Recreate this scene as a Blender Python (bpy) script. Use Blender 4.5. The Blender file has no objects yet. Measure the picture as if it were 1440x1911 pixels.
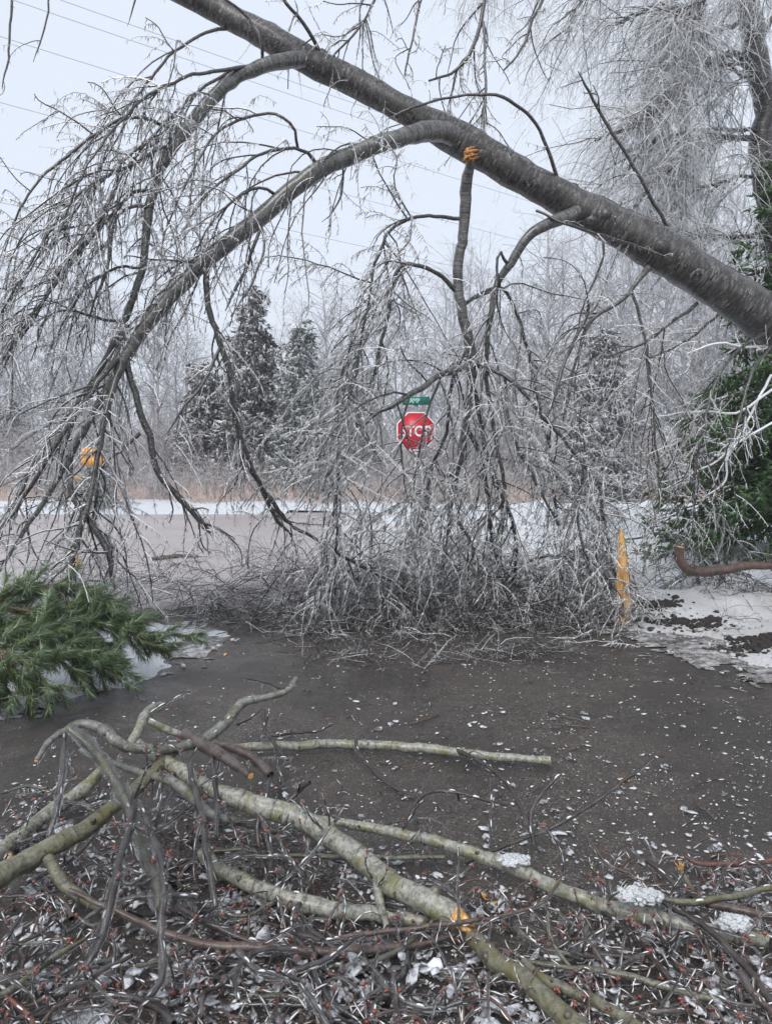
import bpy, math
import numpy as np
from mathutils import Vector

rng = np.random.default_rng(11)
sc = bpy.context.scene
COL = sc.collection

# ------------------------------------------------------------------ camera
F = 1400.0            # focal length in photograph pixels
TH = math.atan(90 / F)
CH = 1.5
cam_d = bpy.data.cameras.new('camera')
cam_d.sensor_fit = 'HORIZONTAL'
cam_d.sensor_width = 36
cam_d.lens = 36 * F / 1440
cam_d.clip_end = 2000
cam_d.clip_start = 0.05
cam = bpy.data.objects.new('camera', cam_d)
COL.objects.link(cam)
cam.location = (0, 0, CH)
cam.rotation_euler = (math.pi / 2 - TH, 0, 0)
sc.camera = cam

# ------------------------------------------------------------------ light
SUN_EL, SUN_ROT = math.radians(48), math.radians(205)
w = bpy.data.worlds.new('World')
sc.world = w
w.use_nodes = True
nt = w.node_tree
nt.nodes.clear()
sky = nt.nodes.new('ShaderNodeTexSky')
sky.sky_type = 'NISHITA'
sky.sun_disc = False
sky.sun_elevation = SUN_EL
sky.sun_rotation = SUN_ROT
sky.air_density = 1.0
sky.dust_density = 4.0
mixw = nt.nodes.new('ShaderNodeMix'); mixw.data_type = 'RGBA'
mixw.inputs[0].default_value = 0.88
nt.links.new(sky.outputs[0], mixw.inputs[6])
mixw.inputs[7].default_value = (5.75, 6.2, 6.95, 1)      # even cloud deck
bgn = nt.nodes.new('ShaderNodeBackground'); bgn.inputs[1].default_value = 0.1
nt.links.new(mixw.outputs[2], bgn.inputs[0])
wo = nt.nodes.new('ShaderNodeOutputWorld')
nt.links.new(bgn.outputs[0], wo.inputs[0])
sl = bpy.data.lights.new('sun', 'SUN')
sl.energy = 1.5
sl.angle = math.radians(35)
sl.color = (1.0, 0.97, 0.93)
so = bpy.data.objects.new('sun', sl)
COL.objects.link(so)
sd = Vector((math.sin(SUN_ROT) * math.cos(SUN_EL), math.cos(SUN_ROT) * math.cos(SUN_EL), math.sin(SUN_EL)))
so.rotation_euler = (-sd).to_track_quat('-Z', 'Y').to_euler()
so.location = (0, 0, 30)
sc.view_settings.view_transform = 'Standard'
sc.view_settings.look = 'None'
sc.view_settings.exposure = 0.64
sc.view_settings.gamma = 1
sc.cycles.use_denoising = True
sc.cycles.max_bounces = 9
sc.cycles.diffuse_bounces = 5
sc.cycles.glossy_bounces = 3
sc.cycles.transmission_bounces = 6
sc.cycles.transparent_max_bounces = 12
sc.cycles.caustics_reflective = False
sc.cycles.caustics_refractive = False

# ------------------------------------------------------------------ view geometry (only used to measure the place)
CT, ST = math.cos(TH), math.sin(TH)
def ray(px, py):
    cx, cy = (px - 720) / F, -(py - 955.5) / F
    return np.array([cx, CT + cy * ST, -ST + cy * CT])
def W(px, py, Y):
    d = ray(px, py); return np.array([0, 0, CH]) + d * (Y / d[1])
def GZ(px, py, z=0.0):
    d = ray(px, py); return np.array([0, 0, CH]) + d * ((z - CH) / d[2])
def proj(P):
    Q = P - np.array([0, 0, CH])
    dep = Q[..., 1] * CT - Q[..., 2] * ST
    up = Q[..., 1] * ST + Q[..., 2] * CT
    dep = np.where(dep < .05, .05, dep)
    return 720 + F * Q[..., 0] / dep, 955.5 - F * up / dep, dep

# ------------------------------------------------------------------ materials
MATS = {}
class NB:
    def __init__(s, name):
        m = bpy.data.materials.new(name); m.use_nodes = True
        s.m = m; s.t = m.node_tree; s.t.nodes.clear()
        s.out = s.n('ShaderNodeOutputMaterial')
    def n(s, k, **kw):
        x = s.t.nodes.new(k)
        for a, b in kw.items(): setattr(x, a, b)
        return x
    def l(s, a, b): s.t.links.new(a, b)
    def coord(s, kind='Object', scale=(1, 1, 1)):
        c = s.n('ShaderNodeTexCoord'); mp = s.n('ShaderNodeMapping')
        mp.inputs['Scale'].default_value = scale
        if kind == 'World':
            g = s.n('ShaderNodeNewGeometry'); s.l(g.outputs['Position'], mp.inputs[0])
        else:
            s.l(c.outputs[kind], mp.inputs[0])
        return mp.outputs[0]
    def noise(s, vec, scale, detail=4, rough=.6, dist=0):
        x = s.n('ShaderNodeTexNoise'); s.l(vec, x.inputs['Vector'])
        x.inputs['Scale'].default_value = scale; x.inputs['Detail'].default_value = detail
        x.inputs['Roughness'].default_value = rough; x.inputs['Distortion'].default_value = dist
        return x.outputs['Fac']
    def vor(s, vec, scale, out='Color', feature='F1'):
        x = s.n('ShaderNodeTexVoronoi', feature=feature); s.l(vec, x.inputs['Vector'])
        x.inputs['Scale'].default_value = scale
        return x.outputs[out]
    def ramp(s, fac, stops, interp='LINEAR'):
        x = s.n('ShaderNodeValToRGB'); s.l(fac, x.inputs[0]); r = x.color_ramp; r.interpolation = interp
        while len(r.elements) < len(stops): r.elements.new(.5)
        for e, (p, c) in zip(r.elements, stops):
            e.position = p; e.color = (*c, 1) if not np.isscalar(c) else (c, c, c, 1)
        return x.outputs[0]
    def mix(s, fac, a, b, mode='MIX'):
        x = s.n('ShaderNodeMix'); x.data_type = 'RGBA'; x.blend_type = mode
        for v, i in ((fac, 0), (a, 6), (b, 7)):
            if hasattr(v, 'links'): s.l(v, x.inputs[i])
            elif np.isscalar(v): x.inputs[i].default_value = v if i == 0 else (v, v, v, 1)
            else: x.inputs[i].default_value = (*v, 1)
        return x.outputs[2]
    def bump(s, h, strength=.5, dist=.01):
        x = s.n('ShaderNodeBump'); s.l(h, x.inputs['Height'])
        x.inputs['Strength'].default_value = strength; x.inputs['Distance'].default_value = dist
        return x.outputs[0]
    def pbr(s, col, rough=.6, nor=None, final=True, **kw):
        p = s.n('ShaderNodeBsdfPrincipled')
        if hasattr(col, 'links'): s.l(col, p.inputs['Base Color'])
        else: p.inputs['Base Color'].default_value = (*col, 1)
        if hasattr(rough, 'links'): s.l(rough, p.inputs['Roughness'])
        else: p.inputs['Roughness'].default_value = rough
        if nor is not None: s.l(nor, p.inputs['Normal'])
        for k, v in kw.items(): p.inputs[k.replace('_', ' ')].default_value = v
        if final: s.l(p.outputs[0], s.out.inputs[0])
        return p.outputs[0]

def mat_asphalt(name, c0, c1, wet=(.25, .6), specks=True):
    b = NB(name); v = b.coord('World')
    cell = b.vor(v, 190); sep = b.n('ShaderNodeSeparateColor'); b.l(cell, sep.inputs[0])
    agg = b.ramp(sep.outputs[0], [(0, tuple(x * .45 for x in c0)), (.5, c0), (.8, c1), (.93, (.24, .21, .17)), (1, (.44, .40, .35))])
    big = b.noise(v, 1.1, 5, .62); mid = b.noise(v, 9, 5, .7)
    col = b.mix(b.ramp(big, [(.35, 0.0), (.68, .6)]), agg, (.080, .062, .054), 'MIX')
    col = b.mix(b.ramp(mid, [(.3, .55), (.75, 0.0)]), col, tuple(x * .3 for x in c0))
    damp = b.noise(v, .75, 6, .65); col = b.mix(b.ramp(damp, [(.47, 0.0), (.56, .5)]), col, tuple(x * .45 for x in c0))
    rg = b.ramp(b.noise(v, 1.1, 5), [(.42, wet[0]), (.52, wet[1])])
    h = b.vor(v, 190, 'Distance')
    b.pbr(col, rg, b.bump(b.mix(.35, h, mid), .7, .006))
    return b.m
M_road = mat_asphalt('asphalt', (.062, .056, .051), (.13, .112, .098), (.10, .5))
def mat_cross():
    b = NB('wet_icy_asphalt'); v = b.coord('World')
    n1 = b.noise(v, .35, 6, .65); n2 = b.noise(v, 6, 5, .7)
    col = b.mix(b.ramp(n1, [(.35, 0.0), (.7, 1.0)]), (.36, .33, .33), (.48, .435, .43))  # icy glaze, with its sky reflection put into the pale base colour
    col = b.mix(b.ramp(n2, [(.45, 0.0), (.75, .5)]), col, (.17, .15, .145))
    n3 = b.noise(v, 1.6, 7, .72)
    sx = b.n('ShaderNodeSeparateXYZ'); b.l(v, sx.inputs[0])
    ma = b.n('ShaderNodeMath', operation='MULTIPLY_ADD'); b.l(n3, ma.inputs[0]); ma.inputs[1].default_value = 5.0; b.l(sx.outputs[1], ma.inputs[2])
    mr = b.n('ShaderNodeMapRange'); b.l(ma.outputs[0], mr.inputs[0]); mr.inputs[1].default_value = 9.6; mr.inputs[2].default_value = 12.2
    n4 = b.noise(v, 60, 4, .7)
    near = b.ramp(n4, [(.4, (.040, .037, .036)), (.6, (.10, .09, .082)), (.72, (.3, .28, .26))])
    col = b.mix(mr.outputs[0], near, col)
    b.pbr(col, .45, b.bump(n2, .3, .01))
    return b.m
M_cross = mat_cross()
def mat_snow(name='snow', dirt=.3, tint=(.8, .83, .87)):
    b = NB(name); v = b.coord('World')
    n1 = b.noise(v, 1.7, 6, .65); n2 = b.noise(v, 28, 4, .7); n3 = b.noise(v, 90, 2, .6)
    col = b.mix(b.ramp(n1, [(.42, 0.0), (.75, dirt)]), tint, (.50, .46, .44))
    col = b.mix(b.ramp(n2, [(.52, 0.0), (.8, dirt * .8)]), col, (.36, .34, .33))
    b.pbr(col, .4, b.bump(b.mix(.5, n2, n3), .9, .05))
    return b.m
M_snow = mat_snow('snow', .25)
M_snow_dirty = mat_snow('dirty_snow', .8, (.7, .71, .73))
M_snow_far = mat_snow('snow_far', .12, (.8, .85, .9))
def mat_ground():
    b = NB('winter_ground'); v = b.coord('World')
    n = b.noise(v, .6, 6, .7)
    b.pbr(b.ramp(n, [(.35, (.30, .27, .25)), (.6, (.55, .55, .56))]), .8)
    return b.m
M_ground = mat_ground()
def mat_trunk():
    # grey bark with short pale ridges running round the trunk, each glazed
    b = NB('grey_bark'); v = b.coord('UV', (10, 36, 1)); v2 = b.coord('UV', (4, 5, 1)); v3 = b.coord('UV', (16, 75, 1))
    n = b.noise(v, 1, 5, .65, .6); m_ = b.noise(v2, 1.2, 4, .6); f = b.noise(v3, 1, 4, .7, 1.0)
    col = b.ramp(n, [(.40, (.010, .008, .008)), (.5, (.045, .04, .038)), (.60, (.15, .145, .14))])
    col = b.mix(b.ramp(f, [(.55, 0.0), (.66, .8)]), col, (.46, .46, .47))
    col = b.mix(b.ramp(m_, [(.38, 0.0), (.62, .8)]), col, (.035, .03, .027))
    b.pbr(col, b.ramp(f, [(.4, .5), (.7, .18)]), b.bump(b.mix(.5, n, f), .7, .014), Coat_Weight=.3, Coat_Roughness=.2)
    return b.m
M_trunk = mat_trunk()
def mat_limb(name='smooth_grey_bark', pale=(.15, .15, .14), dark=(.035, .032, .03)):
    b = NB(name); v = b.coord('UV', (9, 48, 1)); v2 = b.coord('UV', (5, 6, 1)); v3 = b.coord('World')
    n = b.noise(v, 1, 4, .6, .4); m_ = b.noise(v2, 1.5, 4, .6); f = b.noise(v3, 60, 3, .6)
    col = b.mix(b.ramp(m_, [(.35, 0.0), (.65, 1.0)]), pale, tuple(x * .5 for x in pale))
    col = b.mix(b.ramp(n, [(.47, 0.0), (.58, .92)]), col, dark)
    col = b.mix(b.ramp(f, [(.55, 0.0), (.75, .6)]), col, (.45, .45, .46))
    b.pbr(col, .35, b.bump(n, .6, .006), Coat_Weight=.5, Coat_Roughness=.12)
    return b.m
M_limb = mat_limb()
M_darklimb = mat_limb('dark_bark', (.065, .058, .054), (.018, .016, .015))
def mat_birch(name, base, moss, mossamt):
    b = NB(name); u = b.coord('UV', (22, 62, 1)); u2 = b.coord('UV', (12, 12, 1)); v = b.coord('World')
    n = b.noise(u, 1, 5, .65, .8); m_ = b.noise(v, 11, 6, .7); f = b.noise(v, 55, 5, .7); k = b.noise(u2, 1.3, 5, .7)
    col = b.mix(b.ramp(f, [(.42, 0.0), (.62, .9)]), base, tuple(x * .38 for x in base))
    col = b.mix(b.ramp(m_, [(.62 - mossamt * .16, 0.0), (.70 - mossamt * .08, .85)]), col, moss)
    col = b.mix(b.ramp(n, [(.56, 0.0), (.64, .85)]), col, (.035, .03, .027))
    col = b.mix(b.ramp(k, [(.58, 0.0), (.7, .8)]), col, (.06, .055, .045))
    b.pbr(col, .42, b.bump(b.mix(.5, n, f), 1.0, .009), Coat_Weight=.35, Coat_Roughness=.15)
    return b.m
M_birch = mat_birch('pale_birch_bark', (.36, .36, .31), (.16, .155, .05), .7)
M_moss = mat_birch('mossy_bark', (.20, .195, .14), (.12, .105, .03), 1.0)
M_brown = mat_birch('purple_brown_bark', (.15, .095, .075), (.06, .036, .028), .6)
M_red = mat_birch('red_brown_bark', (.20, .075, .045), (.09, .035, .02), .6)
M_knot = mat_birch('knot_bark', (.17, .155, .12), (.05, .042, .03), .9)
M_cutbark = mat_birch('rough_brown_bark', (.17, .10, .075), (.06, .035, .025), .9)
M_dark = mat_birch('black_wet_bark', (.055, .036, .028), (.02, .014, .011), .6)
def glow_through(b, p, col, fac):
    """ice lets light through from behind"""
    t = b.n('ShaderNodeBsdfTranslucent'); t.inputs[0].default_value = (*col, 1)
    m = b.n('ShaderNodeMixShader'); b.l(fac, m.inputs[0]); b.l(p, m.inputs[1]); b.l(t.outputs[0], m.inputs[2]); b.l(m.outputs[0], b.out.inputs[0])
def mat_iced(name, lo, hi, split=(.42, .58), scale=45, rough=.22, trans=0):
    b = NB(name); v = b.coord('World'); n = b.noise(v, scale, 3, .6)
    fac = b.ramp(n, [(split[0], 0.0), (split[1], 1.0)])
    p = b.pbr(b.mix(fac, lo, hi), rough, final=trans == 0, Coat_Weight=.5, Coat_Roughness=.08)
    if trans: glow_through(b, p, hi, b.ramp(fac, [(0, 0.0), (1, trans)]))
    return b.m
M_twig = mat_iced('iced_twig', (.07, .06, .058), (.95, .945, .95), (.40, .50), trans=.0)  # pale half holds the sky light refracted in the ice as colour
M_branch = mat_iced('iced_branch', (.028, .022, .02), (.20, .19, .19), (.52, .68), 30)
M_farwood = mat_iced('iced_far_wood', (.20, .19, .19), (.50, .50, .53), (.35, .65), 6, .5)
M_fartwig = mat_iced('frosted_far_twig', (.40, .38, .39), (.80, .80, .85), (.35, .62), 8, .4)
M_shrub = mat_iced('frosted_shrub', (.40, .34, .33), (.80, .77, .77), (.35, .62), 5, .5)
M_palegrass = mat_iced('dead_grass', (.34, .23, .19), (.62, .53, .49), (.35, .62), 5, .7)
def mat_ice_mid():
    b = NB('refraction_white_ice'); v = b.coord('World'); n = b.noise(v, 70, 2, .5)
    p = b.pbr(b.ramp(n, [(.3, (.80, .81, .84)), (.6, (.97, .98, .99))]), .12, final=False, Coat_Weight=.8, Coat_Roughness=.05)  # opaque white stands for sky light refracted through clear ice
    glow_through(b, p, (.97, .98, 1), b.ramp(n, [(0, .12), (1, .15)]))
    return b.m
M_icemid = mat_ice_mid()
def mat_ice(name, clear, tint=(.95, .97, 1), rough=.04, cloud_sparkle=.25):
    b = NB(name); v = b.coord('World'); n = b.noise(v, 85, 3, .6); n2 = b.noise(v, 18, 4, .6)
    nor = b.bump(n, .55, .006)
    p = b.pbr(tint, rough, nor, final=False, Transmission_Weight=1.0, IOR=1.31)
    d = b.pbr((.86, .88, .92), .12, nor, final=False)
    m1 = b.n('ShaderNodeMixShader'); b.l(b.ramp(n2, [(.42, cloud_sparkle * .3), (.58, min(1, cloud_sparkle * 2.2))]), m1.inputs[0]); b.l(p, m1.inputs[1]); b.l(d, m1.inputs[2])  # white patches: cloudiness plus sparkling highlights painted into the ice
    t = b.n('ShaderNodeBsdfTransparent'); m2 = b.n('ShaderNodeMixShader'); m2.inputs[0].default_value = clear
    b.l(m1.outputs[0], m2.inputs[1]); b.l(t.outputs[0], m2.inputs[2]); b.l(m2.outputs[0], b.out.inputs[0])
    return b.m
M_ice = mat_ice('clear_ice', .5, cloud_sparkle=.05)
M_shard = mat_ice('cloudy_sparkle_ice', .10, cloud_sparkle=1.0)
M_plate = mat_ice('clear_ice_plate', .2, cloud_sparkle=.42)
def mat_wood(c0=(.52, .20, .04), c1=(.80, .44, .13), c2=(.90, .66, .32)):
    b = NB('torn_wood'); v = b.coord('World', (60, 60, 9)); n = b.noise(v, 1.5, 5, .6, .5)
    b.pbr(b.ramp(n, [(.3, c0), (.48, c1), (.62, c2)]), .55, b.bump(n, .8, .01))
    return b.m
M_wood = mat_wood()
M_oldwood = mat_wood((.22, .07, .02), (.50, .22, .06), (.72, .42, .18))
def mat_simple(name, c, rough=.6, scale=40, var=.35, **kw):
    b = NB(name); v = b.coord('World'); n = b.noise(v, scale, 4, .6)
    b.pbr(b.ramp(n, [(.3, tuple(x * (1 - var) for x in c)), (.7, tuple(min(1, x * (1 + var)) for x in c))]), rough, b.bump(n, .3, .01), **kw)
    return b.m
M_bud = mat_simple('red_bud', (.21, .05, .03), .3, 90, .6, Coat_Weight=.8, Coat_Roughness=.05)
M_needle = mat_simple('pine_needle', (.085, .13, .028), .35, 14, .6, Coat_Weight=.4, Coat_Roughness=.15)
M_needle_pale = mat_simple('iced_pine_needle', (.27, .36, .25), .25, 20, .5, Coat_Weight=.5)
M_spruce = mat_simple('spruce_needle', (.045, .10, .03), .45, 6, .65)
M_spruce_pale = mat_simple('iced_spruce_tip', (.12, .21, .10), .35, 9, .5)
M_conifer = mat_simple('far_conifer_needle', (.075, .078, .07), .7, 2.5, .5)
M_conifer2 = mat_simple('far_green_conifer_needle', (.11, .15, .115), .7, 2.5, .4)
M_soil = mat_simple('black_soil', (.022, .018, .016), .8, 60, .6)
M_stem = mat_simple('pine_stem_bark', (.13, .07, .045), .6, 60, .5)
M_wire = mat_simple('wire', (.42, .44, .48), .5, 5, .1)
M_steel = mat_simple('galvanised_steel', (.30, .31, .31), .4, 30, .2, Metallic=.6)
M_signred = mat_simple('sign_red', (.52, .012, .03), .35, 8, .12)
M_signwhite = mat_simple('sign_white', (.78, .78, .78), .35, 8, .06)
M_signgreen = mat_simple('sign_green', (.005, .14, .105), .35, 8, .12)
M_signtext = mat_simple('sign_lettering', (.38, .72, .62), .35, 8, .06)

# ------------------------------------------------------------------ mesh helpers
def mesh_obj(name, V, quads=None, tris=None, mat=None, parent=None, smooth=True, uv=None, polys=None):
    me = bpy.data.meshes.new(name)
    V = np.asarray(V, np.float32).reshape(-1, 3)
    idx, st, tot, k = [], [], [], 0
    for arr in (quads, tris):
        if arr is None or len(arr) == 0: continue
        arr = np.asarray(arr, np.int32); n, c = arr.shape
        idx.append(arr.ravel()); st.append(k + np.arange(n) * c); tot.append(np.full(n, c)); k += n * c
    if polys:
        for p in polys:
            idx.append(np.array(p, np.int32)); st.append(np.array([k])); tot.append(np.array([len(p)])); k += len(p)
    idx = np.concatenate(idx).astype(np.int32); st = np.concatenate(st).astype(np.int32); tot = np.concatenate(tot).astype(np.int32)
    me.vertices.add(len(V)); me.vertices.foreach_set('co', V.ravel())
    me.loops.add(len(idx)); me.loops.foreach_set('vertex_index', idx)
    me.polygons.add(len(st)); me.polygons.foreach_set('loop_start', st); me.polygons.foreach_set('loop_total', tot)
    if smooth: me.polygons.foreach_set('use_smooth', np.ones(len(st), bool))
    if uv is not None:
        l = me.uv_layers.new(name='UVMap'); l.data.foreach_set('uv', np.asarray(uv, np.float32)[idx].ravel())
    me.update(calc_edges=True)
    if mat: me.materials.append(mat)
    o = bpy.data.objects.new(name, me); COL.objects.link(o)
    if parent:
        o.parent = parent
        o.location = (0, 0, 0) if parent.parent else -Vector(parent.location)
    return o
def tag(o, label=None, cat=None, group=None, kind=None):
    if label: o['label'] = label
    if cat: o['category'] = cat
    if group: o['group'] = group
    if kind: o['kind'] = kind
    return o
def thing(name, label, cat, loc=(0, 0, 0), group=None):
    o = bpy.data.objects.new(name, None); COL.objects.link(o)
    o.location = tuple(float(x) for x in loc); o.empty_display_size = .1
    return tag(o, label, cat, group)
def part_of(t, stem):
    for c in t.children:
        if c.name.split('.')[0] == stem: return c
    return t
def nrm(v): return v / np.maximum(np.linalg.norm(v, axis=-1, keepdims=True), 1e-9)
def frames(P):
    T = nrm(np.gradient(P, axis=1))
    mx = np.abs(T).max(axis=1); ax = mx.argmin(axis=1)
    ref = np.eye(3)[ax][:, None, :] * np.ones_like(T)
    n1 = nrm(np.cross(T, ref)); return T, n1, np.cross(T, n1)
def tube_arrays(P, R, S, jit=0.0, cap=False):
    P = np.asarray(P, float); R = np.asarray(R, float)
    if P.ndim == 2: P, R = P[None], R[None]
    M, N, _ = P.shape
    if M == 0: return np.zeros((0, 3)), np.zeros((0, 4), int), np.zeros((0, 2))
    T, a, b = frames(P)
    th = np.arange(S) * 2 * math.pi / S
    rr = R[:, :, None] * (1 + jit * rng.standard_normal((M, N, S))) if jit else np.repeat(R[:, :, None], S, 2)
    V = P[:, :, None, :] + rr[..., None] * (np.cos(th)[None, None, :, None] * a[:, :, None, :] + np.sin(th)[None, None, :, None] * b[:, :, None, :])
    i = np.arange(M)[:, None, None] * N * S + np.arange(N - 1)[None, :, None] * S + np.arange(S)[None, None, :]
    j = np.arange(M)[:, None, None] * N * S + np.arange(N - 1)[None, :, None] * S + ((np.arange(S) + 1) % S)[None, None, :]
    Q = np.stack([i, j, j + S, i + S], -1).reshape(-1, 4)
    seg = np.linalg.norm(np.diff(P, axis=1), axis=-1); L = np.concatenate([np.zeros((M, 1)), np.cumsum(seg, 1)], 1)
    # u mirrored round the tube so that the pattern has no seam
    u = np.abs(((np.arange(S) / S) * 2) - 1) * math.pi
    U = np.stack([u[None, None, :] * np.maximum(R.mean(1), .004)[:, None, None] + np.zeros((M, N, 1)), L[:, :, None] + rng.random((M, 1, 1)) * 9 + np.zeros((1, 1, S))], -1)
    return V.reshape(-1, 3), Q, U.reshape(-1, 2)
class Acc:
    """collects tube sets, cones and blobs for one mesh"""
    def __init__(s): s.V = []; s.Q = []; s.T = []; s.U = []; s.k = 0; s.P = []
    def tubes(s, P, R, S=3, jit=0.0):
        V, Q, U = tube_arrays(P, R, S, jit)
        if len(V) == 0: return s
        s.V.append(V); s.Q.append(Q + s.k); s.U.append(U); s.k += len(V); return s
    def raw(s, V, T=None, Q=None):
        if len(V) == 0: return s
        V = np.asarray(V); s.V.append(V); s.U.append(np.zeros((len(V), 2)))
        if T is not None: s.T.append(np.asarray(T) + s.k)
        if Q is not None: s.Q.append(np.asarray(Q) + s.k)
        s.k += len(V); return s
    def obj(s, name, mat, parent=None, smooth=True, kind=None):
        if not s.V: return None
        o = mesh_obj(name, np.concatenate(s.V), np.concatenate(s.Q) if s.Q else None, np.concatenate(s.T) if s.T else None, mat, parent, smooth, np.concatenate(s.U))
        if kind: o['kind'] = kind
        return o
def cones(acc, B, D, r):
    """3-sided spikes from B along D (full vectors)"""
    M = len(B)
    if M == 0: return
    T = nrm(D); ref = np.where(np.abs(T[:, 2:3]) < .8, [[0, 0, 1.]], [[1., 0, 0]])
    a = nrm(np.cross(T, ref)); b = np.cross(T, a)
    V = np.empty((M, 4, 3))
    for k in range(3):
        t = k * 2 * math.pi / 3; V[:, k] = B + r[:, None] * (math.cos(t) * a + math.sin(t) * b)
    V[:, 3] = B + D
    i = np.arange(M)[:, None] * 4
    T3 = np.concatenate([i + [0, 1, 3], i + [1, 2, 3], i + [2, 0, 3]])
    acc.raw(V.reshape(-1, 3), T=T3)
_t = (1 + 5 ** .5) / 2
ICO = nrm(np.array([(-1, _t, 0), (1, _t, 0), (-1, -_t, 0), (1, -_t, 0), (0, -1, _t), (0, 1, _t), (0, -1, -_t), (0, 1, -_t), (_t, 0, -1), (_t, 0, 1), (-_t, 0, -1), (-_t, 0, 1)], float))
ICF = np.array([(0, 11, 5), (0, 5, 1), (0, 1, 7), (0, 7, 10), (0, 10, 11), (1, 5, 9), (5, 11, 4), (11, 10, 2), (10, 7, 6), (7, 1, 8), (3, 9, 4), (3, 4, 2), (3, 2, 6), (3, 6, 8), (3, 8, 9), (4, 9, 5), (2, 4, 11), (6, 2, 10), (8, 6, 7), (9, 8, 1)])
def subdiv(V, Fc):
    V = list(map(tuple, V)); cache = {}; out = []
    def mid(a, b):
        k = (min(a, b), max(a, b))
        if k not in cache:
            v = (np.array(V[a]) + np.array(V[b])) / 2; V.append(tuple(v / np.linalg.norm(v))); cache[k] = len(V) - 1
        return cache[k]
    for a, b, c in Fc:
        x, y, z = mid(a, b), mid(b, c), mid(c, a); out += [(a, x, z), (b, y, x), (c, z, y), (x, y, z)]
    return np.array(V), np.array(out)
ICO2, ICF2 = subdiv(ICO, ICF)
def blobs(acc, C, S, jit=.15, fine=False):
    """C centres (M,3), S sizes (M,3)"""
    M = len(C)
    if M == 0: return
    I, FF = (ICO2, ICF2) if fine else (ICO, ICF)
    n = len(I)
    a = rng.random(M) * 6.28; c, s_ = np.cos(a), np.sin(a)
    V = I[None] * S[:, None, :] * (1 + jit * rng.standard_normal((M, n, 1)))
    X = V[..., 0] * c[:, None] - V[..., 1] * s_[:, None]; Y = V[..., 0] * s_[:, None] + V[..., 1] * c[:, None]
    V = np.stack([X, Y, V[..., 2]], -1) + C[:, None, :]
    acc.raw(V.reshape(-1, 3), T=(FF[None] + np.arange(M)[:, None, None] * n).reshape(-1, 3))

def smooth_path(C, n=None, wob=.0, step=.05):
    """C (K,4): x y z r -> resampled Catmull-Rom"""
    C = np.asarray(C, float)
    K = len(C); E = np.vstack([2 * C[0] - C[1], C, 2 * C[-1] - C[-2]])
    out = []
    for i in range(K - 1):
        p0, p1, p2, p3 = E[i:i + 4]
        t = np.linspace(0, 1, 12, endpoint=(i == K - 2))[:, None]
        out.append(.5 * (2 * p1 + (p2 - p0) * t + (2 * p0 - 5 * p1 + 4 * p2 - p3) * t ** 2 + (3 * p1 - p0 - 3 * p2 + p3) * t ** 3))
    D = np.vstack(out); s = np.concatenate([[0], np.cumsum(np.linalg.norm(np.diff(D[:, :3], axis=0), axis=1))])
    if n is None: n = int(max(6, min(70, s[-1] / step)))
    q = np.linspace(0, s[-1], n)
    R = np.stack([np.interp(q, s, D[:, k]) for k in range(4)], 1)
    if wob:
        k = np.cumsum(rng.standard_normal((n, 3)), 0) * wob; k -= np.linspace(0, 1, n)[:, None] * k[-1]; k -= k.mean(0) * 0
        R[:, :3] += k
    R[:, 3] = np.maximum(R[:, 3], .0008)
    return R[:, :3], R[:, 3]
def Wp(pts, n=None, wob=.004, step=.06, ds=None):
    """pts (px, py, depth, diameter px)"""
    C = []; pts = [(a, b, c, d * (ds or np.interp(d, [4, 12, 30, 50], [.8, .62, .68, .74]))) for a, b, c, d in pts]
    for px, py, Y, d in pts:
        p = W(px, py, Y); C.append((*p, .5 * d / F * Y))
    return smooth_path(C, n, wob, step)
def Gp(pts, n=None, wob=.002, step=.03):
    """pts (px, py, height above ground, diameter px)"""
    C = []
    for px, py, z, d in pts:
        p = GZ(px, py, z); C.append((*p, .5 * d * np.interp(d, [4, 12, 30, 50], [.72, .66, .66, .70]) / F * proj(p)[2]))
    return smooth_path(C, n, wob, step)

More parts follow.
